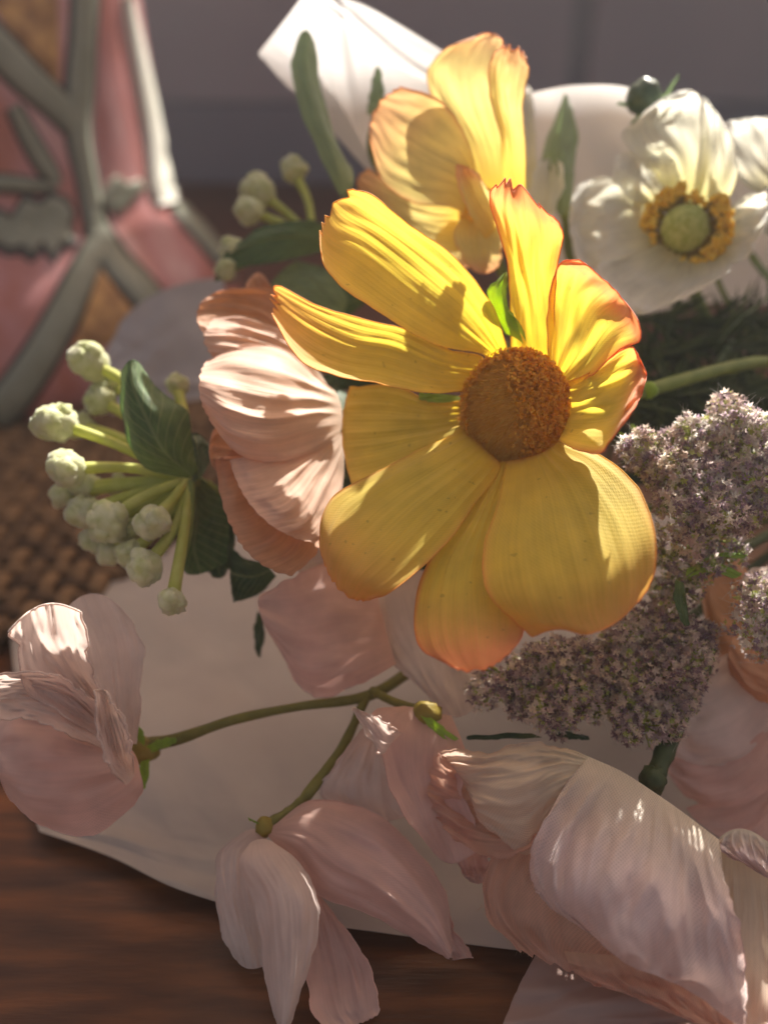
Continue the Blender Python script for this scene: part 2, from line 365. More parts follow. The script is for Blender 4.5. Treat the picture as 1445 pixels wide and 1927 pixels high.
M['satin'] = petal_mat('lilac_pink_satin', (0.84, 0.74, 0.58), (0.85, 0.72, 0.71), (0.84, 0.66, 0.61), trans=0.38, rough=0.42, vein=(26, 1.4), vamt=0.05, weave=24, sheen=0.5, bump=0.3)
M['satin_tan'] = petal_mat('cream_satin', (0.84, 0.74, 0.54), (0.84, 0.71, 0.56), (0.82, 0.60, 0.47), trans=0.42, rough=0.45, vein=(24, 1.4), vamt=0.05, weave=22, sheen=0.5, bump=0.3)
M['satin_orange'] = petal_mat('apricot_satin', (0.82, 0.58, 0.42), (0.82, 0.56, 0.44), (0.82, 0.55, 0.44), trans=0.55, rough=0.5, vein=(24, 1.4), vamt=0.06, weave=22, sheen=0.4, bump=0.3)
M['leaf'] = petal_mat('leaf_green', (0.14, 0.20, 0.05), (0.10, 0.17, 0.06), (0.10, 0.16, 0.06), trans=0.30, rough=0.5, vein=(9, 9), vamt=0.25, tsat=1.3, sheen=0.3, lveins=0.28)
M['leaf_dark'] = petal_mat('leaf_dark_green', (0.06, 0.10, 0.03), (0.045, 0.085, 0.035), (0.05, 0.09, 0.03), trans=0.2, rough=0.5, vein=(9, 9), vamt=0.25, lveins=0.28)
M['leaf_grey'] = petal_mat('leaf_grey_green', (0.28, 0.36, 0.14), (0.27, 0.37, 0.20), (0.32, 0.42, 0.22), trans=0.35, rough=0.6, vein=(9, 7), vamt=0.22, sheen=0.5, lveins=0.28)
M['sepal'] = petal_mat('sepal_green', (0.34, 0.52, 0.06), (0.38, 0.58, 0.09), (0.44, 0.62, 0.12), trans=0.4, vein=(9, 5))
M['stem'] = simple_mat('stem_green', (0.16, 0.22, 0.05), (0.24, 0.30, 0.08), 200, 0.5, 0.1, 0.2)
M['stem_olive'] = simple_mat('stem_olive', (0.15, 0.14, 0.025), (0.22, 0.20, 0.04), 260, 0.5, 0.1, 0.3)
M['stem_dark'] = simple_mat('stem_dark', (0.04, 0.06, 0.02), (0.07, 0.09, 0.03), 260, 0.6, 0, 0.3)
M['calyx'] = simple_mat('calyx_ochre', (0.28, 0.20, 0.03), (0.36, 0.28, 0.05), 300, 0.55, 0.2, 0.3)
M['bud'] = simple_mat('bud_pale_green', (0.64, 0.68, 0.30), (0.86, 0.86, 0.62), 420, 0.8, 0.4, 0.5, 1500, sheen=0.6)
M['bud_stem'] = simple_mat('bud_stem_lime', (0.56, 0.60, 0.12), (0.68, 0.70, 0.22), 300, 0.6, 0.35, 0.2)
M['core'] = simple_mat('core_ochre', (0.70, 0.36, 0.04), (0.80, 0.44, 0.06), 900, 0.9, 0, 0.5)
M['hair'] = simple_mat('stamen_ochre', (0.86, 0.50, 0.06), (0.95, 0.68, 0.15), 500, 0.8, 0.35, 0, island=True)
M['crumb'] = simple_mat('crumb_orange', (0.84, 0.42, 0.03), (0.94, 0.62, 0.10), 500, 0.8, 0.35, 0, island=True)
M['anther'] = simple_mat('anther_yellow', (0.90, 0.56, 0.05), (0.95, 0.72, 0.12), 700, 0.8, 0.3, 0.5, 1500)
M['pistil'] = simple_mat('pistil_green', (0.36, 0.42, 0.08), (0.56, 0.60, 0.20), 700, 0.7, 0.15, 0.5, 1500)
M['budgreen'] = simple_mat('bud_dark_green', (0.05, 0.09, 0.05), (0.10, 0.15, 0.08), 500, 0.35, 0.1, 0.2)
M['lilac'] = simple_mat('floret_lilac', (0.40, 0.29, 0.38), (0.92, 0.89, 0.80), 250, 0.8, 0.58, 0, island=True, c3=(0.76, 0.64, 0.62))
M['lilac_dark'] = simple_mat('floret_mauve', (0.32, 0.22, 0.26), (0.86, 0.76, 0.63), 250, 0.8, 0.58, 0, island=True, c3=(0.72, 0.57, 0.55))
M['floss'] = simple_mat('floss_thread', (0.55, 0.55, 0.50), (0.75, 0.74, 0.70), 300, 0.6, 0.4, 0)
M['pedicel'] = simple_mat('pedicel_green', (0.34, 0.40, 0.08), (0.60, 0.64, 0.20), 300, 0.6, 0.35, 0, island=True)
M['fern'] = simple_mat('fern_green', (0.035, 0.06, 0.02), (0.09, 0.13, 0.05), 200, 0.6, 0.25, 0, island=True)
M['paper'] = simple_mat('white_tissue_paper', (0.74, 0.73, 0.72), (0.82, 0.81, 0.80), 40, 0.7, 0.48, 0.25, 160, dist=0.001)
M['paper_shade_grey'] = simple_mat('tissue_paper_shade_grey', (0.46, 0.43, 0.43), (0.52, 0.49, 0.49), 40, 0.7, 0.2, 0.2, 160, dist=0.001)  # grey tone carries the shade on the left paper sheet
M['paper_shade_warm'] = simple_mat('tissue_paper_shade_warm', (0.46, 0.41, 0.38), (0.55, 0.50, 0.46), 40, 0.7, 0.3, 0.25, 160, dist=0.001)  # beige tone paints the flowers' shade into the white paper
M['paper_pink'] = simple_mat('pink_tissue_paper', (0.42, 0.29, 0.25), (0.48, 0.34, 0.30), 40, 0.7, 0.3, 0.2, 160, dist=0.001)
M['wood'] = simple_mat('dark_wood', (0.04, 0.0115, 0.0025), (0.175, 0.058, 0.0135), 22, 0.42, 0, 0.25, 120, stretch=(1.2, 9, 1), c3=(0.09, 0.029, 0.007), dist=0.0006)
M['wall'] = simple_mat('wall_mauve', (0.34, 0.32, 0.34), (0.44, 0.39, 0.39), 3, 0.8, 0, 0.1)
M['skirt'] = simple_mat('skirting_slate', (0.20, 0.20, 0.23), (0.25, 0.25, 0.28), 5, 0.6, 0, 0.1)
M['groove'] = simple_mat('groove_dark', (0.26, 0.27, 0.28), (0.3, 0.31, 0.32), 5, 0.8, 0, 0)
M['straw'] = simple_mat('woven_straw', (0.08, 0.042, 0.018), (0.20, 0.115, 0.053), 120, 0.75, 0, 0.4, 900, island=True)
M['jar_pink'] = simple_mat('jar_pink', (0.44, 0.13, 0.07), (0.68, 0.42, 0.41), 34, 0.14, 0, 0.15, c3=(0.55, 0.25, 0.24), stretch=(1, 1, 0.45))
M['jar_band'] = simple_mat('jar_band', (0.24, 0.25, 0.18), (0.33, 0.34, 0.26), 60, 0.4, 0, 0.2)
M['jar_line'] = simple_mat('jar_outline', (0.045, 0.035, 0.035), (0.07, 0.055, 0.05), 60, 0.5, 0, 0.1)
M['jar_amber'] = simple_mat('jar_amber', (0.22, 0.085, 0.02), (0.75, 0.42, 0.14), 110, 0.3, 0, 0.6, 140, dist=0.002)
M['jar_sunlit'] = simple_mat('jar_sunlit', (0.74, 0.72, 0.60), (0.82, 0.80, 0.70), 60, 0.4, 0, 0.2)  # pale tone paints the sunlit strip on the jar's right edge

# ------------------------------------------------------------------ the setting
def box(name, lo, hi, mat, parent=None, bev=0.0):
    x0, y0, z0 = lo; x1, y1, z1 = hi
    V = [(x, y, z) for x in (x0, x1) for y in (y0, y1) for z in (z0, z1)]
    F = [(0, 1, 3, 2), (4, 6, 7, 5), (0, 4, 5, 1), (2, 3, 7, 6), (0, 2, 6, 4), (1, 5, 7, 3)]
    o = mesh_obj(name, V, F, mat, parent, smooth=False)
    if bev:
        b = o.modifiers.new('bevel', 'BEVEL'); b.width = bev; b.segments = 2
    return o
VEIL_DENSITY = 0.065
WALL_Y, WALL_H = 1.23, 1.018
tag(box('floor', (-2.5, -1.5, -0.03), (2.5, WALL_Y, 0), M['wood']), kind='structure')
LOW, STEP = 0.735, 0.225  # unseen wall top and step, set by where sun should fall
wall = tag(box('wall', (-2.5, WALL_Y + 0.012, -0.03), (2.5, WALL_Y + 0.12, LOW - 0.03), M['groove']), kind='structure')
edges = [-2.5, -1.78, -1.06, -0.338, 0.268, 0.88, 1.6, 2.5]
for a, b in zip(edges[:-1], edges[1:]):
    box('panel', (a + 0.014, WALL_Y, 0.106), (b - 0.014, WALL_Y + 0.012, LOW - 0.03), M['wall'], wall, 0.003)
box('skirting_board', (-2.5, WALL_Y - 0.014, 0.0), (2.5, WALL_Y + 0.0115, 0.104), M['skirt'], wall, 0.003)
box('unseen_cap', (-2.5, WALL_Y - 0.03, LOW - 0.028), (STEP - 0.002, WALL_Y + 0.14, LOW), M['wall'], wall, 0.004)
box('sun_blocker', (STEP, WALL_Y - 0.002, LOW - 0.0285), (2.5, WALL_Y + 0.12, WALL_H - 0.03), M['wall'], wall, 0.003)  # unseen block added to keep sun off the floor and low blossoms
box('unseen_cap', (STEP - 0.001, WALL_Y - 0.03, WALL_H - 0.028), (2.5, WALL_Y + 0.14, WALL_H), M['wall'], wall, 0.004)  # cap on the added sun block, out of view

# woven mat: over-under strands
def build_mat():
    cx, cy, r = -0.34, 0.37, 0.30
    o = thing('woven_mat', 'brown woven straw mat lying on the dark wood under the patterned jar', 'mat', (cx, cy, 0))
    th = np.linspace(0, 2 * math.pi, 80, endpoint=False)
    V = [(cx + (r - 0.004) * math.cos(t), cy + (r - 0.004) * math.sin(t), z) for z in (0.0005, 0.0015) for t in th]
    F = [tuple(range(80))[::-1], tuple(range(80, 160))] + [(i, (i + 1) % 80, 80 + (i + 1) % 80, 80 + i) for i in range(80)]
    mesh_obj('backing', V, F, M['straw'], o)
    pit = 0.0075; lst = []
    n = int(r / pit)
    for k in range(-n, n + 1):
        for ax in (0, 1):
            h = math.sqrt(max(0, r * r - (k * pit) ** 2))
            if h < 0.01: continue
            m = max(5, int(2 * h / pit * 4)); s = np.linspace(-h, h, m)
            z = 0.0036 + 0.0016 * np.cos(math.pi * (s / pit + (k + ax))) + RNG.normal(size=m) * 0.00015
            q = np.full(m, k * pit) + RNG.normal() * 0.0005
            pts = np.stack([cx + (s if ax == 0 else q), cy + (q if ax == 0 else s), z], 1)
            lst.append(tube_arrays(pts, 0.0029, 5, smooth=False))
    V, F = join(lst)
    tag(mesh_obj('strand', V, F, M['straw'], o), kind='stuff')
build_mat()

# patterned jar
def build_jar():
    ax, ay = -0.25, 0.47
    prof = [(0.0, 0.004), (0.146, 0.004), (0.158, 0.006), (0.163, 0.016), (0.160, 0.034), (0.152, 0.053), (0.138, 0.071), (0.128, 0.086), (0.1246, 0.11),
            (0.1236, 0.14), (0.1226, 0.18), (0.121, 0.22), (0.116, 0.27), (0.105, 0.31), (0.085, 0.335), (0.060, 0.345), (0.056, 0.352), (0.062, 0.362),
            (0.062, 0.368), (0.055, 0.368), (0.051, 0.350)]
    pr = cr(np.array(prof), np.linspace(0, 1, 90)); ns = 96
    th = np.linspace(0, 2 * math.pi, ns, endpoint=False)
    V = np.stack([ax + pr[:, 0][:, None] * np.cos(th), ay + pr[:, 0][:, None] * np.sin(th), np.repeat(pr[:, 1][:, None], ns, 1)], -1).reshape(-1, 3)
    F = [(i * ns + k, i * ns + (k + 1) % ns, (i + 1) * ns + (k + 1) % ns, (i + 1) * ns + k) for i in range(89) for k in range(ns)]
    bv = BVHTree.FromPolygons(V.tolist(), F)
    o = thing('patterned_jar', 'tall pink jar with raised grey-green bands and amber panels at upper left', 'jar', (ax, ay, 0))
    mesh_obj('body', V, F, M['jar_pink'], o)
    def hit(x, y):
        d = Vector(P(x, y, 10.0)) - Vector(CAMP); h = bv.ray_cast(Vector(CAMP), d.normalized())
        if h[0] is None:
            q = bv.find_nearest(Vector(P(x, y, 44.0))); h = (q[0], q[1])
        n = h[1] if h[1].dot(d) < 0 else -h[1]
        return np.array(h[0]), np.array(n)
    def ribbon(name, s, h, mat):
        """raised strip along a traced line; third value = width in photo px"""
        a = rows_of(s)[0]; a = cr(a, np.linspace(0, 1, len(a) * 6)); tg = unit(np.gradient(a[:, :2], axis=0)); nm = np.stack([-tg[:, 1], tg[:, 0]], 1)
        prof5 = [(-0.5, -0.3), (-0.5, 0.55), (-0.25, 1.0), (0.25, 1.0), (0.5, 0.55), (0.5, -0.3)]
        V = []
        for (x, y, wd), n2 in zip(a, nm):
            for q, hh in prof5:
                p, n = hit(x + n2[0] * wd * q, y + n2[1] * wd * q); V.append(p + n * h * hh)
        F = [(i * 6 + k, i * 6 + k + 1, (i + 1) * 6 + k + 1, (i + 1) * 6 + k) for i in range(len(a) - 1) for k in range(5)]
        F += [(0, 1, 2, 3, 4, 5), tuple((len(a) - 1) * 6 + k for k in range(6))[::-1]]
        return mesh_obj(name, V, F, mat, o)
    def patch(name, s, h, mat, sub=5):
        a = rows_of(s)[0][:, :2]; c = a.mean(0); e = []
        for i in range(len(a)):
            for t in range(sub): e.append(a[i] * (1 - t / sub) + a[(i + 1) % len(a)] * t / sub)
        e = np.array(e); n = len(e); V = []; F = []
        for f, hh in ((1.0, -0.3), (0.985, 0.8), (0.94, 1.0), (0.66, 1), (0.33, 1)):
            for q in e:
                p, nn = hit(*(c + (q - c) * f)); V.append(p + nn * h * hh)
        for r in range(4): F += [(r * n + i, r * n + (i + 1) % n, (r + 1) * n + (i + 1) % n, (r + 1) * n + i) for i in range(n)]
        F.append(tuple(4 * n + i for i in range(n)))
        return mesh_obj(name, V, F, mat, o)
    for s, wd in (("161,-20,52 156,70,50 150,160,55 148,250,48 165,340,40 182,430,44 188,480,52", 1), ("-90,20,80 -20,75,75 50,145,68 110,200,60 150,245,50", 1),
                  ("176,420,44 215,490,58 255,535,62 300,590,62 350,660,60", 1), ("188,450,46 155,520,62 105,620,72 50,710,78 -20,800,80", 1),
                  ("330,385,30 372,425,44 410,470,44 450,520,44", 1), ("25,200,26 55,260,34 90,320,34 110,345,14", 1), ("-60,350,34 0,345,34 60,350,28 105,352,12", 1)):
        ribbon('outline', ' '.join('%s,%s,%g' % (p.split(',')[0], p.split(',')[1], float(p.split(',')[2]) * 0.9 + 11) for p in s.split()), 0.0012, M['jar_line'])
        ribbon('band', ' '.join('%s,%s,%g' % (p.split(',')[0], p.split(',')[1], float(p.split(',')[2]) * 0.8) for p in s.split()), 0.002, M['jar_band'])
    ribbon('band', "236,-10,16 256,90,24 276,190,30 290,270,34 304,345,52 312,385,40", 0.003, M['jar_sunlit'])['label'] = 'band along the right side, sunlight painted in cream'
    patch('leaf_motif', "-40,440 -5,400 20,412 45,375 72,388 95,368 122,380 134,400 128,430 138,455 112,462 100,482 80,456 60,478 40,462 20,470 -10,455", 0.0022, M['jar_band'])
    patch('outline', "-50,436 -5,388 22,400 45,362 75,374 98,356 130,370 145,400 138,430 150,462 118,474 104,500 82,476 60,496 38,480 16,484 -20,465", 0.0012, M['jar_line'])
    patch('leaf_motif', "186,378 200,352 216,330 236,345 258,338 272,352 252,370 236,392 220,404 204,398", 0.0022, M['jar_band'])
    patch('amber_panel', "-30,-20 108,-20 112,160 60,105 10,45", 0.0009, M['jar_amber'])
    patch('amber_panel', "188,505 250,585 225,640 130,680 160,590", 0.0009, M['jar_amber'])
build_jar()

# paper wrapping
def paper(label, rows, dfn, mat='paper', **k):
    p = P(*[rows_of(rows)[-1][1][i] for i in (0, 1)], dfn(*rows_of(rows)[-1][1][:2]))
    o = thing('wrapping_paper', label, 'paper', p, 'sheets of paper wrapped round the bouquet')
    kw = dict(name='sheet', rim=0.1, wav=0.35, nu=60, nv=60, crk=0.22, crf=(2.5, 2.5), edge=1, crease=(7, 0.7)); kw.update(k)
    petal(o, rows, dfn, M[mat], **kw); return o
o = paper('pointed white paper corner standing up behind the upper yellow flower', "700,330 725,330 760,330 860,330 / 640,255 690,240 760,220 880,215 / 587,110 650,90 730,110 860,145 / 572,-18 610,-10 690,12 845,104",
      Plane(650, 200, 20.6, 0, -0.6), wav=0.25)
petal(o, "700,330 705,328 712,325 / 600,220 620,200 642,200 / 530,150 570,110 588,105 / 485,99 530,45 573,-14", Plane(650, 200, 20.5, -0.5, -0.6), M['paper'], name='folded_flap', rim=0.1, wav=0.1)
paper('white paper sheet standing behind the white flowers at upper right', "1060,620 1150,600 1250,585 1350,570 1480,575 / 1000,430 1100,430 1220,440 1330,440 1460,440 / 985,300 1090,300 1200,300 1320,330 1460,350 / 990,176 1090,160 1200,170 1320,240 1460,270",
      Plane(1200, 380, 21.6, 0, -0.5), wav=1.0, tipcurl=4)
paper('white paper sheet, shade painted beige, lying flat under the pink blossoms', "20,1186 100,1118 185,1048 420,985 700,960 1000,950 1400,950 / 32,1300 140,1260 300,1220 480,1200 700,1190 1000,1190 1400,1190 / 48,1430 170,1410 330,1400 500,1400 700,1400 1000,1400 1440,1400 / 62,1520 200,1540 340,1570 510,1600 700,1610 1000,1610 1480,1620 / 75,1562 210,1612 340,1674 520,1725 700,1752 1000,1790 1200,1800",
      lambda x, y: floor_d(x, y, 0.0036), 'paper_shade_warm', wav=0.5, nu=120, nv=120, crk=0.5, crf=(4, 5), edge=3, crease=(16, 0.9))
paper('paper sheet, shade painted grey, curving up left of the peach flower', "210,780 320,760 460,740 / 190,700 300,670 430,630 / 225,612 300,550 420,522", Plane(320, 640, 26, 0.3, 0.1), 'paper_shade_grey', cup=-4, wav=0.5)
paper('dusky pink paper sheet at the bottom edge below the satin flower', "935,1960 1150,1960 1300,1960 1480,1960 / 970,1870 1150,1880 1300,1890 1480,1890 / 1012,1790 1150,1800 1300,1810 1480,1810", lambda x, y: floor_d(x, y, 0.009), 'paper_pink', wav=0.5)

# ------------------------------------------------------------------ thin volume added to stand in for lens glare
def build_glare_veil():
    m, N, L, out = nmat('glare_veil_air'); v = N('VolumePrincipled'); v.inputs['Density'].default_value = VEIL_DENSITY
    v.inputs['Color'].default_value = (0.95, 0.95, 0.97, 1); v.inputs['Anisotropy'].default_value = 0.35; L(v.outputs[0], out.inputs['Volume'])
    tag(box('glare_veil', (-2.7, -1.7, -1.03), (2.7, 1.55, WALL_H + 0.06), m), kind='stuff')
build_glare_veil()
# ------------------------------------------------------------------ front yellow flower
def inward(s, cx, cy, f):
    f0 = s.split('/')[0].split(); e = ' '.join('%g,%g' % (float(a) + f * (cx - float(a)), float(b) + f * (cy - float(b))) for a, b in (p.split(',') for p in f0))
    return e + ' / ' + s
def yellow_front():
    def petal(par, s, dfn, mt, off=0, **k):
        if mt is M['yellow']: s = inward(s, 967, 770, 0.16); off = [off[0] - 4, off[0] - 1] + list(off[1:])
        return globals()['petal'](par, s, dfn, mt, off=off, **k)
    pl = Plane(967, 768, 14.5, -0.18, 0.55)
    o = thing('yellow_flower', 'large open yellow silk flower with orange edges and a fuzzy ochre centre in front', 'flower', P(1218, 735, 16.4), 'yellow flowers')
    y = M['yellow']; kw = dict(ridges=7, ramp=0.16, nu=64, nv=72, rim=0.12, crk=0.06)
    petal(o, "905,665 925,655 950,645 / 810,645 860,590 920,565 / 720,592 775,525 845,475 / 650,545 690,460 765,420 / 610,498 632,430 704,370 / 600,452 614,400 658,353",
          pl, y, off=[-3, 5, 13, 20, 26, 29], cup=2.5, ser=0.07, sern=5, seed=1, edgew=0.35, **kw)
    petal(o, "880,735 890,705 900,668 / 800,738 820,695 845,658 / 710,720 735,665 765,620 / 631,707 650,650 682,600 / 562,675 575,612 602,576 / 513,592 508,558 519,535",
          pl, y, off=[-2, 3, 7, 11, 14, 16], cup=2.0, ser=0.05, sern=4, seed=2, edgew=0.50, **kw)
    petal(o, "875,820 870,790 868,755 / 790,862 800,800 812,757 / 715,898 715,810 742,726 / 668,920 655,815 668,728 / 664,916 644,818 658,730",
          pl, y, off=[-4, -7, -8, -8, -8], cup=1.0, ser=0.03, seed=3, edgew=0.30, **kw)
    petal(o, "935,890 900,850 868,810 / 893,948 850,890 795,845 / 845,1014 775,945 700,893 / 787,1073 705,1010 630,932 / 732,1114 655,1065 601,988 / 690,1131 640,1113 605,1045",
          pl, y, off=[-2, 0, 1, 2, 2, -2], cup=-2.5, ser=0.02, seed=4, edgew=0.60, **kw)
    petal(o, "925,880 945,880 965,880 / 880,965 915,965 950,965 / 812,1050 880,1060 960,1050 / 780,1140 875,1150 990,1130 / 790,1215 880,1218 985,1192 / 838,1248 895,1265 950,1236",
          pl, y, off=[-4, -3, -3, -3, -2, 0], cup=-1.5, ser=0.03, sern=6, seed=5, edgew=1.1, **kw)
    petal(o, "950,885 985,880 1015,868 1040,855 1066,832 / 933,960 985,945 1040,925 1085,895 1122,852 / 909,1040 980,1030 1060,1010 1130,970 1192,908 / 918,1115 995,1120 1080,1100 1160,1060 1227,985 / 965,1167 1020,1172 1090,1162 1165,1125 1232,1068 / 1004,1201 1050,1184 1112,1195 1165,1170 1218,1112",
          pl, y, off=[-2, 1, 2, 2, 0, -2], cup=-2.0, ser=0.02, sern=3, seed=6, edgew=0.60, **kw)
    petal(o, "962,660 1005,655 1048,670 / 962,570 1000,575 1040,590 / 955,500 990,500 1045,520 / 937,430 985,440 1057,462 / 922,370 975,388 1053,425 / 940,338 972,342 1022,392",
          pl, y, off=[-3, 2, 8, 14, 19, 22], cup=3.5, ser=0.08, sern=4, seed=7, edgew=1.1, wav=1.5, **kw)
    petal(o, "1030,690 1050,705 1062,730 / 1030,590 1085,640 1112,705 / 1043,520 1110,580 1170,655 / 1058,490 1140,550 1200,640 / 1090,490 1152,540 1201,602",
          pl, y, off=[-3, 3, 8, 13, 16], cup=3.5, ser=0.03, sern=4, seed=8, edgew=1.5, wav=2.0, **kw)
    petal(o, "1060,720 1066,770 1056,832 / 1112,700 1112,760 1085,846 / 1165,660 1168,740 1128,852 / 1190,652 1198,718 1152,823 / 1203,682 1215,722 1180,786",
          pl, y, off=[-3, 2, 6, 9, 10], cup=3.0, ser=0.03, sern=4, seed=9, edgew=1.5, wav=1.6, **kw)
    # sepals
    petal(o, "985,648 972,638 952,628 / 970,606 945,590 920,566 / 953,572 938,556 919,541 / 954,532 944,530 934,530 / 951,514 950,513 949,514", pl, M['sepal'], name='sepal', off=[0, 4, 7, 9, 10], cup=-1, nu=20, nv=11, rim=0.1, edgew=0)
    petal(o, "990,645 978,625 966,612 / 984,622 972,604 955,592 / 966,592 960,586 952,580", pl, M['sepal'], name='sepal', off=[1, 4, 7], cup=-1, nu=16, nv=11, rim=0.1, edgew=0)
    petal(o, "868,765 866,755 866,745 / 825,758 825,750 825,742 / 790,752 789,748 790,740", pl, M['sepal'], name='sepal', off=[-5, -6, -6], nu=14, nv=9, rim=0.1, edgew=0)
    stem(o, "985,775,15.5 1100,765,16.3 1218,735,16.8 1300,710,17.3 1380,690,18 1460,682,18.8 1650,700,20", [2.2, 1.8, 1.55, 1.5, 1.5, 1.5, 1.5], M['stem'])
    V, F = blob_arrays(P(1221, 735, 16.75), 0.0019, 0.1); mesh_obj('stem_collar', V, F, M['sepal'], o)
    # domed centre
    c0 = P(967, 772, 14.9); ax = unit(P(960, 762, 13.5) - c0); X = -unit(np.cross(ax, [0, 0, 1])); Y = np.cross(ax, X)   # axis towards the viewer
    rad = 0.0101; rg = np.random.default_rng(11)
    def dome(n, tmax=1.42):
        ct = rg.uniform(math.cos(tmax), 1, n); st = np.sqrt(1 - ct ** 2); ph = rg.uniform(0, 2 * math.pi, n)
        d = X * (st * np.cos(ph))[:, None] * 1.0 + Y * (st * np.sin(ph))[:, None] * 1.12 + ax * ct[:, None] * 0.72
        return d
    nu, nv = 18, 40; th = np.linspace(0, 1.7, nu); ph = np.linspace(0, 2 * math.pi, nv, endpoint=False); T, Ph = np.meshgrid(th, ph, indexing='ij')
    V = c0 + rad * 0.93 * (X * (np.sin(T) * np.cos(Ph))[..., None] + Y * (1.12 * np.sin(T) * np.sin(Ph))[..., None] + ax * (0.72 * np.cos(T))[..., None])
    core = mesh_obj('flower_centre', V.reshape(-1, 3), [(i * nv + j, i * nv + (j + 1) % nv, (i + 1) * nv + (j + 1) % nv, (i + 1) * nv + j) for i in range(nu - 1) for j in range(nv)], M['core'], o)
    d = dome(5200); px = d @ X; py = d @ Y
    hairy = (px - 0.12 + 0.25 * py + rg.normal(size=len(px)) * 0.12) < 0.16
    dh = d[hairy]; dirs = dh * 0.55 + ax * 0.15 - X * 0.55 - Y * 0.42 + rg.normal(size=dh.shape) * 0.2
    V, F = strands(c0 + dh * rad * 0.92, dirs, rg.uniform(0.0010, 0.0022, len(dh)), 0.00007, 0.2, 3, rg)
    tag(mesh_obj('stamens', V, F, M['hair'], core), kind='stuff')
    dc = np.concatenate([d[~hairy], dome(3000)]); pc = dc @ X; qc = dc @ Y
    rim_ = np.sqrt(pc ** 2 + (qc / 1.12) ** 2)
    keep = (pc > 0.12 - 0.3 * qc + rg.normal(size=len(pc)) * 0.12) | (rim_ > 0.84) & (rg.random(len(pc)) < 0.8); dc = dc[keep]
    tv = [(-0.5, 0, 0), (-0.1, -0.42, 0.15), (0.5, -0.1, 0.5), (0.15, 0.4, 0.25), (0.05, 0, 0.05), (-0.4, 0.1, 0.5)]; tf = [(0, 1, 4), (1, 2, 4), (2, 3, 4), (3, 0, 4), (0, 4, 5)]
    V, F = scatter(tv, tf, c0 + dc * rad * rg.uniform(0.93, 1.05, len(dc))[:, None], dc + rg.normal(size=dc.shape) * 0.5, rg.uniform(0.0006, 0.0014, len(dc)), rg)
    tag(mesh_obj('crumbs', V, F, M['crumb'], core, smooth=False), kind='stuff')
yellow_front()

# ------------------------------------------------------------------ rear yellow flower
def yellow_back():
    pl = Plane(900, 390, 18.0, -0.2, -0.05)
    o = thing('yellow_flower', 'pale yellow flower behind and above the large one, petals edged peach', 'flower', P(920, 470, 19), 'yellow flowers')
    y = M['yellow_pale']; kw = dict(ridges=7, ramp=0.16, nu=40, nv=40)
    petal(o, "885,410 892,385 900,360 / 850,390 870,330 890,300 / 780,382 810,300 868,240 / 718,338 750,260 820,184 / 700,278 702,210 750,163", pl, y, off=[0, 4, 7, 8, 7], cup=1, ser=0.02, seed=21, **kw)
    petal(o, "900,365 920,360 955,350 / 868,265 905,280 960,290 / 813,185 870,195 952,220 / 806,130 860,130 948,150 / 838,95 885,80 948,95 / 890,73 918,61 942,70", pl, y, off=[-2, -2, -1, 0, 0, 0], cup=1.5, ser=0.03, seed=22, **kw)
    petal(o, "945,355 965,360 988,358 / 942,260 965,265 987,280 / 922,180 950,185 983,200 / 920,120 955,125 994,142 / 938,90 962,82 988,97", pl, y, off=[2, 4, 6, 7, 7], cup=3, ser=0.1, sern=5, seed=23, **kw)
    petal(o, "900,455 895,420 890,390 / 840,472 810,420 800,375 / 755,425 735,385 730,340 / 690,375 670,342 692,318", pl, y, off=[-4, -6, -7, -7], cup=1, ser=0.02, seed=24, **kw)
    petal(o, "880,385 905,385 930,385 / 855,440 900,440 945,430 / 868,480 905,485 944,472 / 890,508 915,514 938,500", pl, y, off=[0, 2, 3, 3], cup=2, seed=25, **kw)
    petal(o, "920,460 940,445 955,430 / 885,405 910,395 932,380 / 864,352 885,342 908,345 / 858,309 875,312 896,325", pl, y, off=[2, 5, 7, 8], cup=3, ser=0.05, seed=26, edgew=1.3, **kw)
    petal(o, "850,400 880,395 900,390 / 800,480 850,470 880,460 / 790,500 840,510 890,500", pl, y, off=[-6, -7, -8], cup=1, seed=27, **kw)
    stem(o, "915,400,18.6 950,520,19.6 1050,640,20.5 1300,760,21.5 1650,800,22", 1.5, M['stem'])
    V, F = blob_arrays(P(905, 395, 18.1), 0.005, 0.1); mesh_obj('flower_centre', V, F, M['anther'], o)
yellow_back()

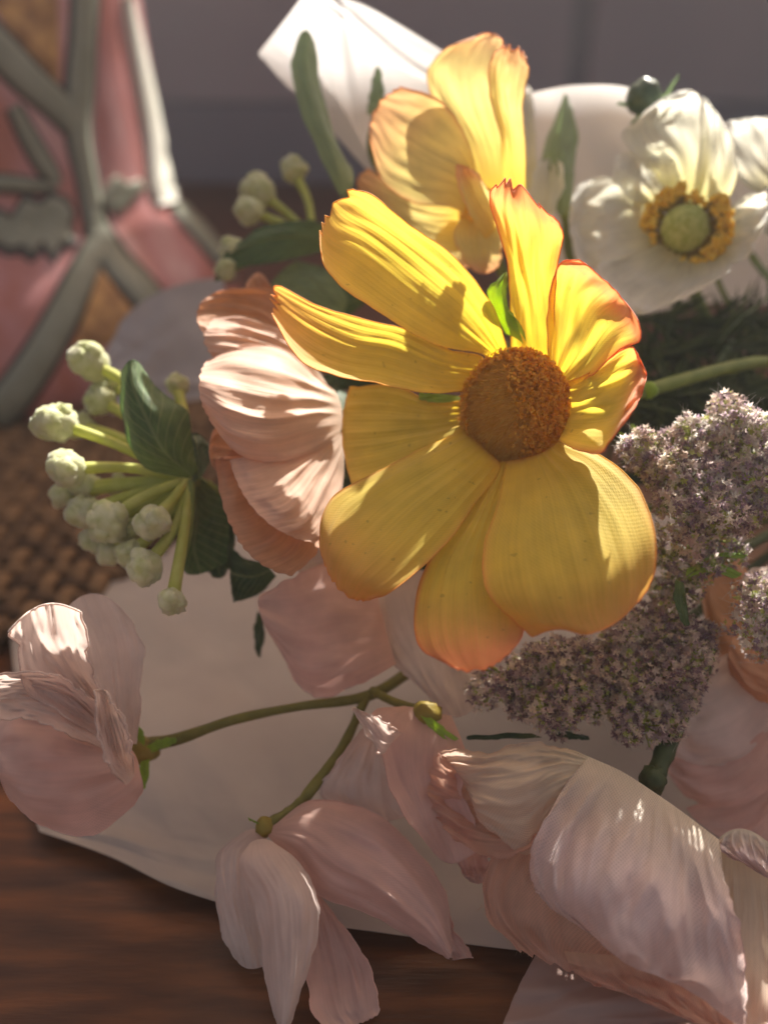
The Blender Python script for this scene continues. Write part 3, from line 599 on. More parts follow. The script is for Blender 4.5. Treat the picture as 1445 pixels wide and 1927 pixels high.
# ------------------------------------------------------------------ white flowers
def white_front():
    pl = Plane(1285, 425, 18.6, -0.15, 0.45)
    o = thing('white_flower', 'white papery flower with a green centre ringed by orange stamens, upper right', 'flower', P(1290, 470, 21), 'white flowers')
    m = M['white']; kw = dict(ridges=5, ramp=0.15, nu=34, nv=34, wav=0.9)
    petal(o, "1270,385 1290,380 1310,380 / 1225,320 1275,300 1332,300 / 1170,262 1240,235 1325,220 / 1195,230 1245,200 1315,185 / 1235,193 1275,172 1302,170", pl, m, off=[-2, 4, 8, 11, 12], cup=2, ser=0.03, seed=31, **kw)
    petal(o, "1300,395 1330,395 1360,405 / 1312,310 1345,300 1385,325 / 1318,240 1348,225 1378,268 / 1318,183 1332,190 1356,232", pl, m, off=[0, 6, 10, 14], cup=3, ser=0.04, seed=32, **kw)
    petal(o, "1230,395 1255,388 1278,378 / 1185,372 1225,345 1278,335 / 1155,332 1208,308 1268,303 / 1158,296 1205,282 1258,294", pl, m, off=[0, 3, 5, 6], cup=1, seed=33, **kw)
    petal(o, "1235,455 1232,420 1245,385 / 1180,484 1165,410 1185,340 / 1118,502 1098,420 1125,335 / 1088,482 1070,420 1082,350", pl, m, off=[0, 2, 2, 1], cup=2, ser=0.02, seed=34, **kw)
    petal(o, "1330,425 1345,450 1340,485 / 1372,390 1390,430 1380,495 / 1405,368 1425,420 1410,480 / 1442,362 1446,410 1415,462", pl, m, off=[0, 3, 5, 6], cup=2, ser=0.03, seed=35, **kw)
    petal(o, "1250,455 1290,480 1340,462 / 1180,480 1270,525 1375,490 / 1125,500 1230,565 1362,518 / 1158,560 1206,592 1282,553", pl, m, off=[0, 2, 5, 7], cup=2, ser=0.02, seed=36, **kw)
    stem(o, "1290,445,18.8 1310,560,20.5 1400,700,22.5 1650,800,23", 1.6, M['stem'])
    c = P(1290, 432, 18.4); ax = unit(CAMP + np.array([-0.03, 0, 0.03]) - c)
    V, F = blob_arrays(c + ax * 0.001, 0.0056, 0.05, 5); pis = mesh_obj('pistil', V, F, M['pistil'], o)
    X = unit(np.cross(ax, [0, 0, 1])); Y = np.cross(X, ax); rg = np.random.default_rng(5); lst = []; fil = []
    for i in range(520):
        a = rg.uniform(0, 6.283); gap = 1.35 < a < 2.2
        if gap and rg.random() < 0.85: continue
        r = 0.0102 * rg.uniform(0.68, 1.0) * (1.0 if not gap else 0.8)
        p = c + (X * math.cos(a) + Y * math.sin(a)) * r + ax * rg.uniform(0.0005, 0.0028)
        lst.append(blob_arrays(p, 0.00078 * rg.uniform(0.6, 1.2), 0.2, 3, 6, 8, seed=i)); fil.append(tube_arrays([c, (c + p) / 2 + ax * 0.0008, p], 0.00013, 4, 4))
    V, F = join(lst); tag(mesh_obj('stamens', V, F, M['anther'], pis), kind='stuff')
    V, F = join(fil); tag(mesh_obj('filaments', V, F, M['calyx'], pis), kind='stuff')
white_front()
def white_side():
    pl = Plane(1420, 290, 19.4, 0, -0.3)
    o = thing('white_flower', 'white flower cut off by the right edge, its top petal sunlit', 'flower', P(1500, 420, 22), 'white flowers')
    kw = dict(ridges=6, ramp=0.15, nu=30, nv=30, wav=0.8, seed=41)
    petal(o, "1500,400 1520,380 1540,370 / 1400,345 1450,310 1520,300 / 1360,290 1420,250 1500,240 / 1350,238 1395,222 1480,222", pl, M['white'], cup=2, ser=0.03, **kw)
    petal(o, "1490,420 1510,400 1520,390 / 1440,440 1450,400 1470,360 / 1405,405 1420,375 1450,345", pl, M['white'], off=[2, 4, 5], cup=2, **kw)
    petal(o, "1500,410 1530,420 1540,400 / 1500,480 1550,450 1580,400 / 1530,500 1570,470 1600,430", pl, M['white'], off=2, **kw)
    stem(o, "1510,400,20.8 1560,600,22 1680,800,23", 1.5, M['stem'])
white_side()
def white_small():
    pl = Plane(1030, 350, 19.5, 0, 0.2)
    o = thing('white_flower', 'small white blossom half hidden right of the upper yellow flower', 'flower', P(1010, 450, 20), 'white flowers')
    kw = dict(ridges=4, ramp=0.12, nu=24, nv=24, wav=0.5)
    petal(o, "1000,460 1010,460 1020,460 / 985,400 1010,400 1040,400 / 1000,345 1030,330 1060,350 / 1010,310 1035,300 1058,308", pl, M['white'], cup=2, seed=43, **kw)
    petal(o, "985,440 995,440 1005,440 / 975,300 990,300 1008,310 / 978,200 992,200 1004,215 / 985,165 993,162 1000,170", pl, M['white'], off=-3, cup=1, seed=44, **kw)
    petal(o, "1000,460 1012,462 1022,466 / 985,430 1000,430 1015,440 / 960,400 980,390 1000,400", pl, M['white'], off=2, seed=45, **kw)
    stem(o, "1008,455,19.5 1060,600,20.5 1300,760,22 1650,800,23", 1.2, M['stem'])
white_small()
def bud():
    d = 19
    o = thing('flower_bud', 'round dark green flower bud with spiky sepals above the white flower', 'bud', P(1240, 300, 19.6))
    c = P(1211, 183, d); V, F = blob_arrays(c, 0.0042, 0.06, 2, 16, 22); mesh_obj('bud_head', V, F, M['budgreen'], o)
    for s in ("1225,200 1228,206 1231,212 / 1248,175 1252,179 1256,184 / 1275,138 1276,139 1277,141", "1222,208 1225,214 1228,218 / 1250,195 1252,200 1255,203 / 1286,172 1287,173 1288,175",
              "1200,205 1197,200 1195,196 / 1180,200 1180,196 1181,192 / 1162,197 1162,195 1163,193", "1200,212 1205,215 1210,217 / 1188,230 1191,233 1196,236 / 1175,255 1176,256 1178,257",
              "1212,215 1216,216 1220,216 / 1212,228 1215,229 1218,229 / 1210,240 1211,240 1212,240", "1222,212 1226,213 1230,214 / 1236,226 1242,226 1246,224 / 1265,236 1266,234 1267,232"):
        petal(o, s, Plane(1211, 183, d, 0, 0), M['leaf_grey'], name='sepal', nu=12, nv=7, rim=0.08, edgew=0, wav=0.05, off=[0, 0, 1])
    stem(o, "1213,205,19.05 1240,260,19.7 1275,320,20.6 1330,480,21.5 1420,640,22.5 1650,800,23", 0.8, M['stem'])
bud()
# ------------------------------------------------------------------ peach flower
def peach():
    pl = Plane(630, 780, 16.8, 0.45, 0.5)
    o = thing('peach_flower', 'pleated peach flower seen from the side, left of the large yellow flower', 'flower', P(640, 790, 17))
    a, b = M['peach'], M['peach_deep']; kw = dict(ridges=5, ramp=0.55, nu=44, nv=48, wav=0.4)
    petal(o, "590,700 575,670 560,640 / 535,630 520,585 535,555 / 470,565 485,535 512,545 / 463,536 485,513 503,530", pl, b, off=[-3, -4, -4], cup=1, ser=0.02, seed=51, **kw)
    petal(o, "605,722 590,690 570,655 / 505,655 500,600 525,555 / 425,640 420,580 452,543 / 383,628 372,583 408,548", pl, b, off=[0, 0, 1, 1], cup=2, ser=0.02, seed=52, **kw)
    petal(o, "625,745 615,722 600,700 / 555,705 540,665 548,630 / 475,690 452,640 470,598 / 402,672 383,635 402,598", pl, a, off=[2, 3, 4, 4], cup=-2, ser=0.02, seed=53, **kw)
    petal(o, "640,850 620,840 600,830 / 612,990 540,945 455,850 / 592,1042 505,1000 420,860 / 548,1083 450,1020 404,868", pl, b, off=[-3, -2, -1, -1], cup=-1, ser=0.03, sern=11, seed=54, **kw)
    petal(o, "648,850 646,820 640,790 / 642,935 590,890 542,848 / 612,1002 545,950 472,858 / 590,1023 486,968 434,866", pl, a, off=[2, 4, 5, 5], cup=-2, ser=0.015, sern=11, seed=55, **kw)
    petal(o, "640,815 644,775 630,735 / 590,850 585,770 600,712 / 520,868 508,775 540,662 / 450,855 428,760 455,650 / 402,802 374,735 388,678", pl, a, off=[4, 7, 9, 9, 7], cup=-5, ser=0.02, sern=8, seed=56, **kw)
    petal(o, "640,840 640,815 635,790 / 520,880 510,850 520,830 / 440,905 415,860 425,800 / 420,900 395,860 402,810", pl, b, off=[-2, -2, -2], cup=-1, ser=0.02, seed=57, **kw)
    petal(o, "628,800 648,780 622,752 / 640,830 675,785 640,735 / 655,835 672,790 655,745", pl, M['leaf_dark'], name='sepal', off=[3, 1, -2], nu=16, nv=14, edgew=0)
    stem(o, "640,785,16.7 720,800,18 900,860,19.5 1200,900,21 1650,880,22", 1.8, M['stem_dark'])
peach()

# ------------------------------------------------------------------ bud sprays
def leaf(parent, rows, dfn, mat='leaf', **k):
    kw = dict(name='leaf', ridges=7, ramp=0.08, nu=28, nv=23, rim=0.08, edgew=0, ser=0.012, sern=13, fold=-1.0, wav=0.35, rpow=0.6); kw.update(k)
    return petal(parent, rows, dfn, M[mat], **kw)
def bud_on_stem(parent, hub, x, y, r, d, seed, stem_mat, mid=None, tilt=(0, 0)):
    c = P(x, y, d); rad = r / FPX * d / 100; h = np.asarray(hub)
    m = (c * 0.55 + h * 0.45) + np.array([0, 0, 0.002]) if mid is None else P(*mid)
    V, F = tube_arrays([h, m, c], [0.0011, 0.0011, 0.0014], 7); st = mesh_obj('stalk', V, F, stem_mat, parent)
    ax = unit(c - m); rg = np.random.default_rng(seed)
    lst = [blob_arrays(c, rad * 0.74, 0.12, 2.2, 12, 16, seed=seed)]
    for k in range(13):
        dd = unit(rg.normal(size=3) + ax * 0.9); lst.append(blob_arrays(c + dd * rad * 0.5, rad * rg.uniform(0.34, 0.52), 0.22, 2.2, 8, 10, seed=seed + k))
    V, F = join(lst); mesh_obj('bud', V, F, M['bud'], st)
def spray_left():
    d0 = 16.5; hub = P(357, 902, d0)
    o = thing('bud_spray', 'spray of pale green knobbly buds and leaves at the left, above the white paper', 'bud spray', hub, 'bud sprays')
    for i, (x, y, r, d, mid) in enumerate([(173, 684, 46, 18.5, (250, 735, 18.2)), (192, 752, 38, 18.8, (260, 800, 18.4)), (108, 797, 48, 17.5, (210, 832, 17.6)), (130, 882, 45, 17.0, (240, 880, 17.3)),
                                      (160, 965, 40, 17.2, (250, 930, 17.4)), (205, 980, 46, 16.8, (270, 935, 17)), (290, 980, 42, 16.5, (325, 940, 17)), (276, 1065, 42, 16.4, (330, 990, 16.9)),
                                      (207, 1040, 30, 17.3, (280, 980, 17.3)), (325, 1130, 33, 16.2, (345, 1010, 16.7)), (334, 727, 26, 19, (350, 800, 18.4)), (318, 945, 24, 17.9, (335, 925, 17.8)), (225, 915, 26, 18.4, (290, 905, 18)), (165, 915, 34, 17.8, (260, 905, 17.6)), (245, 1000, 36, 17.4, (300, 950, 17.4)), (180, 1010, 34, 17.6, (270, 950, 17.5)), (250, 1040, 34, 16.9, (310, 980, 17)), (150, 800, 34, 18.6, (240, 830, 18.2)), (215, 720, 30, 19, (270, 780, 18.5)), (120, 930, 30, 17.8, (230, 915, 17.6))]):
        bud_on_stem(o, hub, x, y, r * 0.98, d - 1, 100 + i, M['bud_stem'], (mid[0], mid[1], mid[2] - 1))
    pl = Plane(300, 800, 15.9, 0.1, 0.1)
    leaf(o, "352,900 362,895 372,885 / 275,880 310,850 365,850 / 238,820 275,785 352,775 / 228,750 250,725 300,735 / 229,700 248,676 268,690", pl, 'leaf', off=[-3, 0, 2, 2, 1], cup=-4, seed=61)
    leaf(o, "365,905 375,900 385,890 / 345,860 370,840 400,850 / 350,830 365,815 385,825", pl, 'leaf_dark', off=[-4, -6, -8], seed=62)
    leaf(o, "350,910 365,905 380,900 / 335,990 370,980 425,950 / 340,1050 365,1030 430,1000 / 352,1078 378,1080 425,1060", pl, 'leaf', off=[-8, -9, -9], seed=63)
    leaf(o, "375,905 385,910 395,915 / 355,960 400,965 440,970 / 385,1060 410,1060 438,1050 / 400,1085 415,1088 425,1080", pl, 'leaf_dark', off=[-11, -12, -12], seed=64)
    leaf(o, "500,1060 510,1072 520,1085 / 462,1050 478,1085 490,1115 / 432,1030 440,1080 455,1130 / 430,1024 432,1070 438,1132", Plane(470, 1080, 16.6, 0, 0), 'leaf_dark', ser=0.06, sern=6, seed=65)
    leaf(o, "485,1150 489,1155 493,1160 / 478,1190 488,1195 498,1195 / 483,1232 487,1236 490,1235", Plane(490, 1190, 17.5, 0, 0), 'leaf_dark', seed=66)
    stem(o, "357,902,16.5 420,930,18 540,950,18.6 800,960,20 1200,960,21.5 1650,900,22", 1.6, M['stem'])
    stem(o, "362,905,16.4 355,1000,15.9 330,1100,15.3", 0.9, M['stem'], 'side_stem')
spray_left()
def spray_back():
    hub = P(590, 450, 20)
    o = thing('bud_spray', 'blurred spray of pale green buds left of the upper yellow flower', 'bud spray', hub, 'bud sprays')
    for i, (x, y, r, d, mid) in enumerate([(488, 362, 42, 20.5, (540, 400, 20.4)), (470, 398, 32, 20, (530, 420, 20.2)), (552, 322, 30, 20.6, (580, 380, 20.4)), (440, 470, 30, 19.6, (500, 460, 19.8)), (425, 505, 24, 19.4, (500, 480, 19.8))]):
        bud_on_stem(o, hub, x, y, r, d, 140 + i, M['bud_stem'], mid)
    pl = Plane(520, 470, 19.4, 0, 0.1)
    leaf(o, "620,470 625,450 625,430 / 540,490 550,445 580,415 / 450,505 460,462 500,425 / 405,532 412,500 430,470", pl, 'leaf', off=[-3, 0, 1, 2], seed=71)
    leaf(o, "640,600 650,580 655,560 / 570,560 590,530 620,510 / 500,560 520,520 560,490", pl, 'leaf_grey', off=[-6, -6, -6], seed=72)
    leaf(o, "700,560 710,540 715,520 / 630,610 650,570 660,520 / 560,600 590,560 600,530", pl, 'leaf', off=[-9, -9, -9], seed=73)
    stem(o, "590,450,20 680,520,20.5 900,640,21 1250,760,22 1650,800,23", 1.4, M['stem'])
spray_back()
def sprig(label, leaves, stm, mat='leaf_grey', d=20, **k):
    a = px_pts(stm); o = thing('leaf_sprig', label, 'leaf sprig', a[0], 'leafy sprigs')
    for i, (s, dd) in enumerate(leaves): leaf(o, s, Plane(*rows_of(s)[0, 1, :2], dd, 0, 0.1), mat, seed=80 + i, **k)
    stem(o, stm, 1.2, M['stem']); return o
sprig('tall curved grey-green leaf in front of the pointed white paper', [("640,370 650,362 665,352 / 605,300 630,295 662,320 / 568,215 595,215 632,262 / 549,130 575,130 604,165 / 560,70 577,56 592,80", 18.6)], "652,360,18.6 720,500,21 950,650,22 1650,820,23.5", cup=-2)
sprig('small pointed leaf tip left of the upper yellow flower', [("690,215 705,215 722,212 / 695,180 709,180 723,180 / 706,128 711,125 715,130", 19)], "706,215,19 720,330,20.5 950,620,21.5 1650,820,23.5")
sprig('upright pointed leaf between the upper yellow flower and the white flowers', [("1050,405 1062,405 1074,400 / 1022,330 1050,320 1080,320 / 1020,290 1048,270 1086,250 / 1058,185 1064,176 1070,190", 19.4)], "1062,402,19.4 1090,520,21 1250,680,22 1650,820,23.5", cup=-2)
sprig('dark green leaves behind the large yellow flower, some added to cast shade', [("760,700 770,690 780,680 / 690,730 700,690 720,660 / 620,735 640,700 660,680", 18.6), ("700,900 705,870 700,840 / 660,960 640,900 650,850 / 640,940 622,890 630,850", 18), ("1000,560 985,550 970,540 / 1010,500 985,490 960,490 / 1000,430 985,425 970,430", 18.5),
      ("830,960 850,955 870,950 / 780,1060 820,1050 860,1040 / 790,1120 810,1125 830,1110", 17.6), ("900,1000 905,985 910,970 / 800,1060 830,1010 850,960 / 720,1010 740,960 770,920", 15.9), ("1010,960 1030,950 1050,940 / 1000,1060 1040,1060 1080,1040 / 960,1110 1010,1130 1060,1120", 15.7), ("960,900 940,885 920,870 / 860,950 830,900 850,850 / 760,900 750,850 780,800", 16.4), ("900,870 880,850 860,830 / 800,880 780,840 780,800 / 710,860 700,830 710,800", 16.8), ("1060,930 1080,910 1090,890 / 1120,1010 1150,990 1170,960 / 1130,1090 1160,1080 1190,1060", 15.9), ("640,760 640,740 640,720 / 600,790 610,740 620,700 / 570,770 585,740 595,720", 18)], "870,780,18.5 1000,800,19.5 1250,840,21 1650,860,22", 'leaf_dark')  # inner leaves added here to keep sun off the lower blossoms
sprig('thin pale twisting leaf at the right edge under the white flower', [("1340,660 1345,655 1350,650 / 1375,615 1385,606 1390,602 / 1420,580 1430,572 1435,566 / 1470,545 1472,540 1474,535", 19.6), ("1335,730 1342,732 1350,732 / 1340,690 1350,690 1360,690 / 1372,640 1378,640 1382,640", 19.8), ("1405,480 1412,478 1418,474 / 1425,510 1432,507 1438,502 / 1462,548 1466,545 1470,540", 21)], "1345,700,19.8 1420,720,20.6 1650,820,22.5")

# dark feathery filler
def fern(label, stm, n, ln, seed, mat='fern'):
    rg = np.random.default_rng(seed); a = px_pts(stm); pts = cr(a, np.linspace(0, 1, n)); tg = unit(np.gradient(pts, axis=0))
    o = thing('feathery_sprig', label, 'greenery', a[0], 'dark feathery sprigs'); stem(o, stm, 0.7, M['stem_dark'])
    dirs = unit(rg.normal(size=(n, 3)) + tg * 0.9); tv = [(0, -0.035, 0), (0, 0.035, 0), (0.03, 0.05, 0.5), (0.03, -0.05, 0.5), (0.1, 0, 1.0)]; tf = [(0, 1, 2, 3), (3, 2, 4)]
    V, F = scatter(tv, tf, pts, dirs, rg.uniform(0.6, 1.2, n) * ln, rg); tag(mesh_obj('needles', V, F, M[mat], o), kind='stuff')
fern('dark feathery sprig below the white flower, highest of the greenery at right', "1200,600,20 1300,610,20.5 1400,600,21 1500,620,22", 240, 0.012, 1)
fern('dark feathery sprig just above the curved green stem at right', "1190,680,19.6 1290,660,20 1390,650,20.5 1500,660,22", 260, 0.012, 2)
fern('dark feathery sprig just under the curved green stem at right', "1180,760,18.6 1290,740,19 1390,740,19.6 1500,760,21", 280, 0.012, 3)
fern('dark feathery sprig deep behind the top of the lilac flower head', "1150,820,19.5 1280,790,20 1400,780,20.5 1520,800,22", 300, 0.014, 4)
fern('dark feathery sprig behind the rim of the large yellow flower', "1080,640,20 1180,720,20.5 1300,760,21 1500,820,22", 260, 0.015, 5)

# ------------------------------------------------------------------ pink blossom branch
def branch():
    o = thing('blossom_branch', 'olive branch bearing soft pink blossoms across the white paper', 'branch', P(690, 1310, 16.3))
    pk, bl = M['pink'], M['blush']; kw = dict(ridges=6, ramp=0.10, nu=40, nv=40, wav=0.45, rpow=0.7, edge=3.5, crk=0.16, crf=(3, 8))
    stem(o, "250,1405,16.1 330,1392,16.1 440,1355,16.1 560,1330,16.2 690,1310,16.3 780,1258,16.8 900,1180,17.8 1250,1050,20 1650,900,21", [1.5, 1.3, 1.0, 0.9, 1.2, 1.2, 1.3, 1.4, 1.5], M['stem_olive'])
    stem(o, "690,1310,16.3 645,1405,15.9 590,1480,15.4 555,1520,15.2 500,1556,15", [1.0, 1.0, 1.2, 1.0, 1.2], M['stem_olive'], 'side_stem')
    stem(o, "700,1300,16.3 740,1320,15.8 800,1340,15.2", 0.9, M['stem_olive'], 'side_stem')
    def calyx(fl, x, y, d, r, sx=1.0):
        V, F = blob_arrays(P(x, y, d), r, 0.15, 2.5, 10, 14, squash=(sx, 1, 1)); mesh_obj('calyx', V, F, M['calyx'], fl)
    def blossom(label, loc):
        b = bpy.data.objects.new('blossom', None); COL.objects.link(b); b.parent = o; b.empty_display_size = 0.01
        b.location = Vector([float(q) for q in P(*loc)]) - o.location; b['label'] = label; return b
    # left
    f = blossom('left blossom with crumpled white-edged petals', (255, 1410, 15.5)); pl = Plane(150, 1350, 14.6, 0.1, 0.1)
    petal(f, "262,1440 255,1420 240,1400 / 264,1500 210,1440 180,1388 / 182,1566 120,1450 100,1348 / 88,1560 40,1450 28,1338 / 22,1508 -5,1440 -5,1360", pl, pk, off=[-2, 1, 3, 3, 1], cup=-4, seed=91, **kw)
    petal(f, "235,1400 245,1400 258,1400 / 195,1340 225,1330 264,1320 / 165,1250 215,1215 270,1230 / 112,1162 180,1118 250,1172", pl, bl, off=[-4, -5, -6, -6], cup=2, seed=92, **kw)
    petal(f, "222,1415 232,1405 240,1395 / 150,1360 180,1330 205,1320 / 55,1300 118,1255 172,1268 / 28,1212 95,1205 166,1210 / 20,1185 85,1138 150,1155", pl, bl, off=[-1, 1, 3, 5, 7], cup=4, tipcurl=3, seed=93, **dict(kw, crk=0.45, edge=7, rim=0.2))
    petal(f, "220,1420 225,1405 230,1392 / 120,1375 140,1330 162,1308 / 40,1350 60,1300 92,1268 / -15,1345 -8,1300 -5,1268", pl, bl, off=[0, 3, 5, 6], cup=4, tipcurl=2, seed=94, **dict(kw, crk=0.45, edge=7, rim=0.2))
    petal(f, "238,1478 246,1470 254,1460 / 205,1440 222,1420 245,1410 / 185,1370 205,1350 232,1360 / 182,1305 192,1298 208,1308", pl, bl, off=[3, 6, 8, 9], cup=4, seed=95, **dict(kw, crk=0.45, edge=7, rim=0.2))
    petal(f, "120,1165 130,1190 140,1220 / 90,1160 100,1200 140,1260 / 88,1150 92,1200 150,1290", pl, pk, off=[-1, -1, -1], cup=1, seed=96, **kw)
    calyx(f, 268, 1412, 16.1, 0.0028, 1.3)
    for s in ("262,1395 268,1400 272,1406 / 255,1380 262,1378 272,1382 / 250,1366 254,1364 260,1366", "268,1425 276,1424 282,1420 / 262,1450 270,1455 280,1450 / 268,1480 272,1484 276,1480", "275,1405 280,1410 280,1418 / 300,1392 305,1400 302,1410 / 330,1388 332,1393 330,1398"):
        petal(f, s, Plane(270, 1410, 15.9, 0, 0), M['sepal'], name='sepal', nu=12, nv=9, edgew=0, rim=0.08)
    # bottom
    f = blossom('bottom blossom of drooping pink petals', (505, 1565, 13.7)); pl = Plane(560, 1650, 14.6, -0.05, 0.3)
    petal(f, "560,1640 575,1650 590,1670 / 568,1740 610,1725 642,1738 / 575,1830 640,1825 692,1810 / 590,1905 650,1895 711,1880 / 625,1945 668,1930 710,1912", pl, pk, off=[-6, -5, -3, 0, 2], cup=2, ser=0.02, seed=101, **kw)
    petal(f, "505,1575 508,1562 515,1553 / 555,1625 572,1570 588,1506 / 600,1685 645,1620 685,1522 / 680,1714 720,1660 758,1572 / 782,1768 802,1730 832,1670 / 834,1800 849,1800 850,1762", pl, pk, off=[0, 2, 3, 3, 2, 0], cup=-5, ser=0.012, sern=9, seed=102, **kw)
    petal(f, "790,1700 810,1690 830,1690 / 820,1760 840,1755 855,1750 / 850,1806 870,1803 890,1800", pl, pk, off=-6, seed=103, **kw)
    petal(f, "460,1565 480,1560 500,1570 / 410,1608 440,1605 505,1610 / 407,1680 440,1675 505,1690 / 418,1758 455,1750 505,1755 / 446,1806 470,1822 505,1812", pl, bl, off=[-1, -1, -1, -2, -3], cup=-2, seed=104, **kw)
    petal(f, "470,1587 490,1579 512,1583 / 449,1628 510,1625 562,1622 / 476,1690 540,1685 594,1685 / 492,1765 545,1760 597,1760 / 498,1835 545,1832 580,1830 / 520,1920 533,1940 547,1925", pl, bl, off=[2, 6, 8, 8, 7, 5], cup=-4, ser=0.02, seed=105, **kw)
    calyx(f, 500, 1556, 15.0, 0.0019)
    petal(f, "505,1556 500,1554 495,1552 / 488,1552 482,1548 478,1544 / 470,1544 468,1540 468,1538", Plane(490, 1550, 14.9, 0, 0), M['stem_olive'] and M['sepal'], name='sepal', nu=10, nv=7, edgew=0, rim=0.06)
    # middle
    f = blossom('middle blossom half hidden under the yellow petals', (740, 1090, 16.6)); pl = Plane(680, 1180, 16.2, 0, 0.15)
    petal(f, "745,1250 725,1180 705,1095 / 665,1292 640,1190 620,1062 / 580,1308 560,1200 552,1086 / 522,1215 492,1160 488,1120", pl, pk, off=[0, 2, 3, 3], cup=-3, seed=111, **kw)
    petal(f, "700,1080 760,1070 830,1080 / 692,1170 790,1190 890,1200 / 738,1245 810,1265 900,1270 / 800,1300 850,1348 900,1322", pl, bl, off=[-2, -2, -1, 0], cup=-2, seed=112, **kw)
    petal(f, "720,1090 700,1070 690,1050 / 640,1080 630,1040 640,1020 / 570,1095 560,1050 580,1020", pl, bl, off=-4, seed=113, **kw)
    # lower middle
    f = blossom('hanging blossom with an ochre calyx under the lilac flowers', (800, 1340, 15.2)); pl = Plane(780, 1450, 14.9, 0, 0.12)
    petal(f, "690,1360 710,1368 728,1385 / 638,1430 680,1430 735,1430 / 603,1486 670,1490 745,1490 / 640,1530 700,1545 770,1535", pl, bl, off=[-5, -6, -7, -8], cup=1, seed=121, **kw)
    petal(f, "758,1328 800,1335 850,1348 / 700,1345 790,1395 875,1420 / 720,1436 790,1470 870,1490 / 756,1527 812,1532 890,1540 / 815,1600 850,1624 895,1600", pl, pk, off=[-2, 0, 1, 1, 0], cup=2, seed=122, **kw)
    petal(f, "735,1400 745,1390 755,1380 / 715,1420 728,1395 735,1365 / 690,1380 700,1360 712,1350 / 664,1334 668,1332 676,1338", pl, bl, off=[2, 4, 5, 5], cup=1, seed=123, **kw)
    petal(f, "860,1570 880,1570 910,1570 / 865,1630 890,1630 920,1630 / 880,1655 900,1662 918,1655", pl, pk, off=-4, seed=124, **kw)
    calyx(f, 803, 1342, 15.25, 0.0023, 1.3)
    petal(f, "790,1345 800,1350 810,1350 / 815,1375 830,1378 842,1375 / 855,1400 862,1402 868,1398", Plane(820, 1370, 15, 0, 0), M['sepal'], name='sepal', nu=10, nv=7, edgew=0, rim=0.06)
branch()

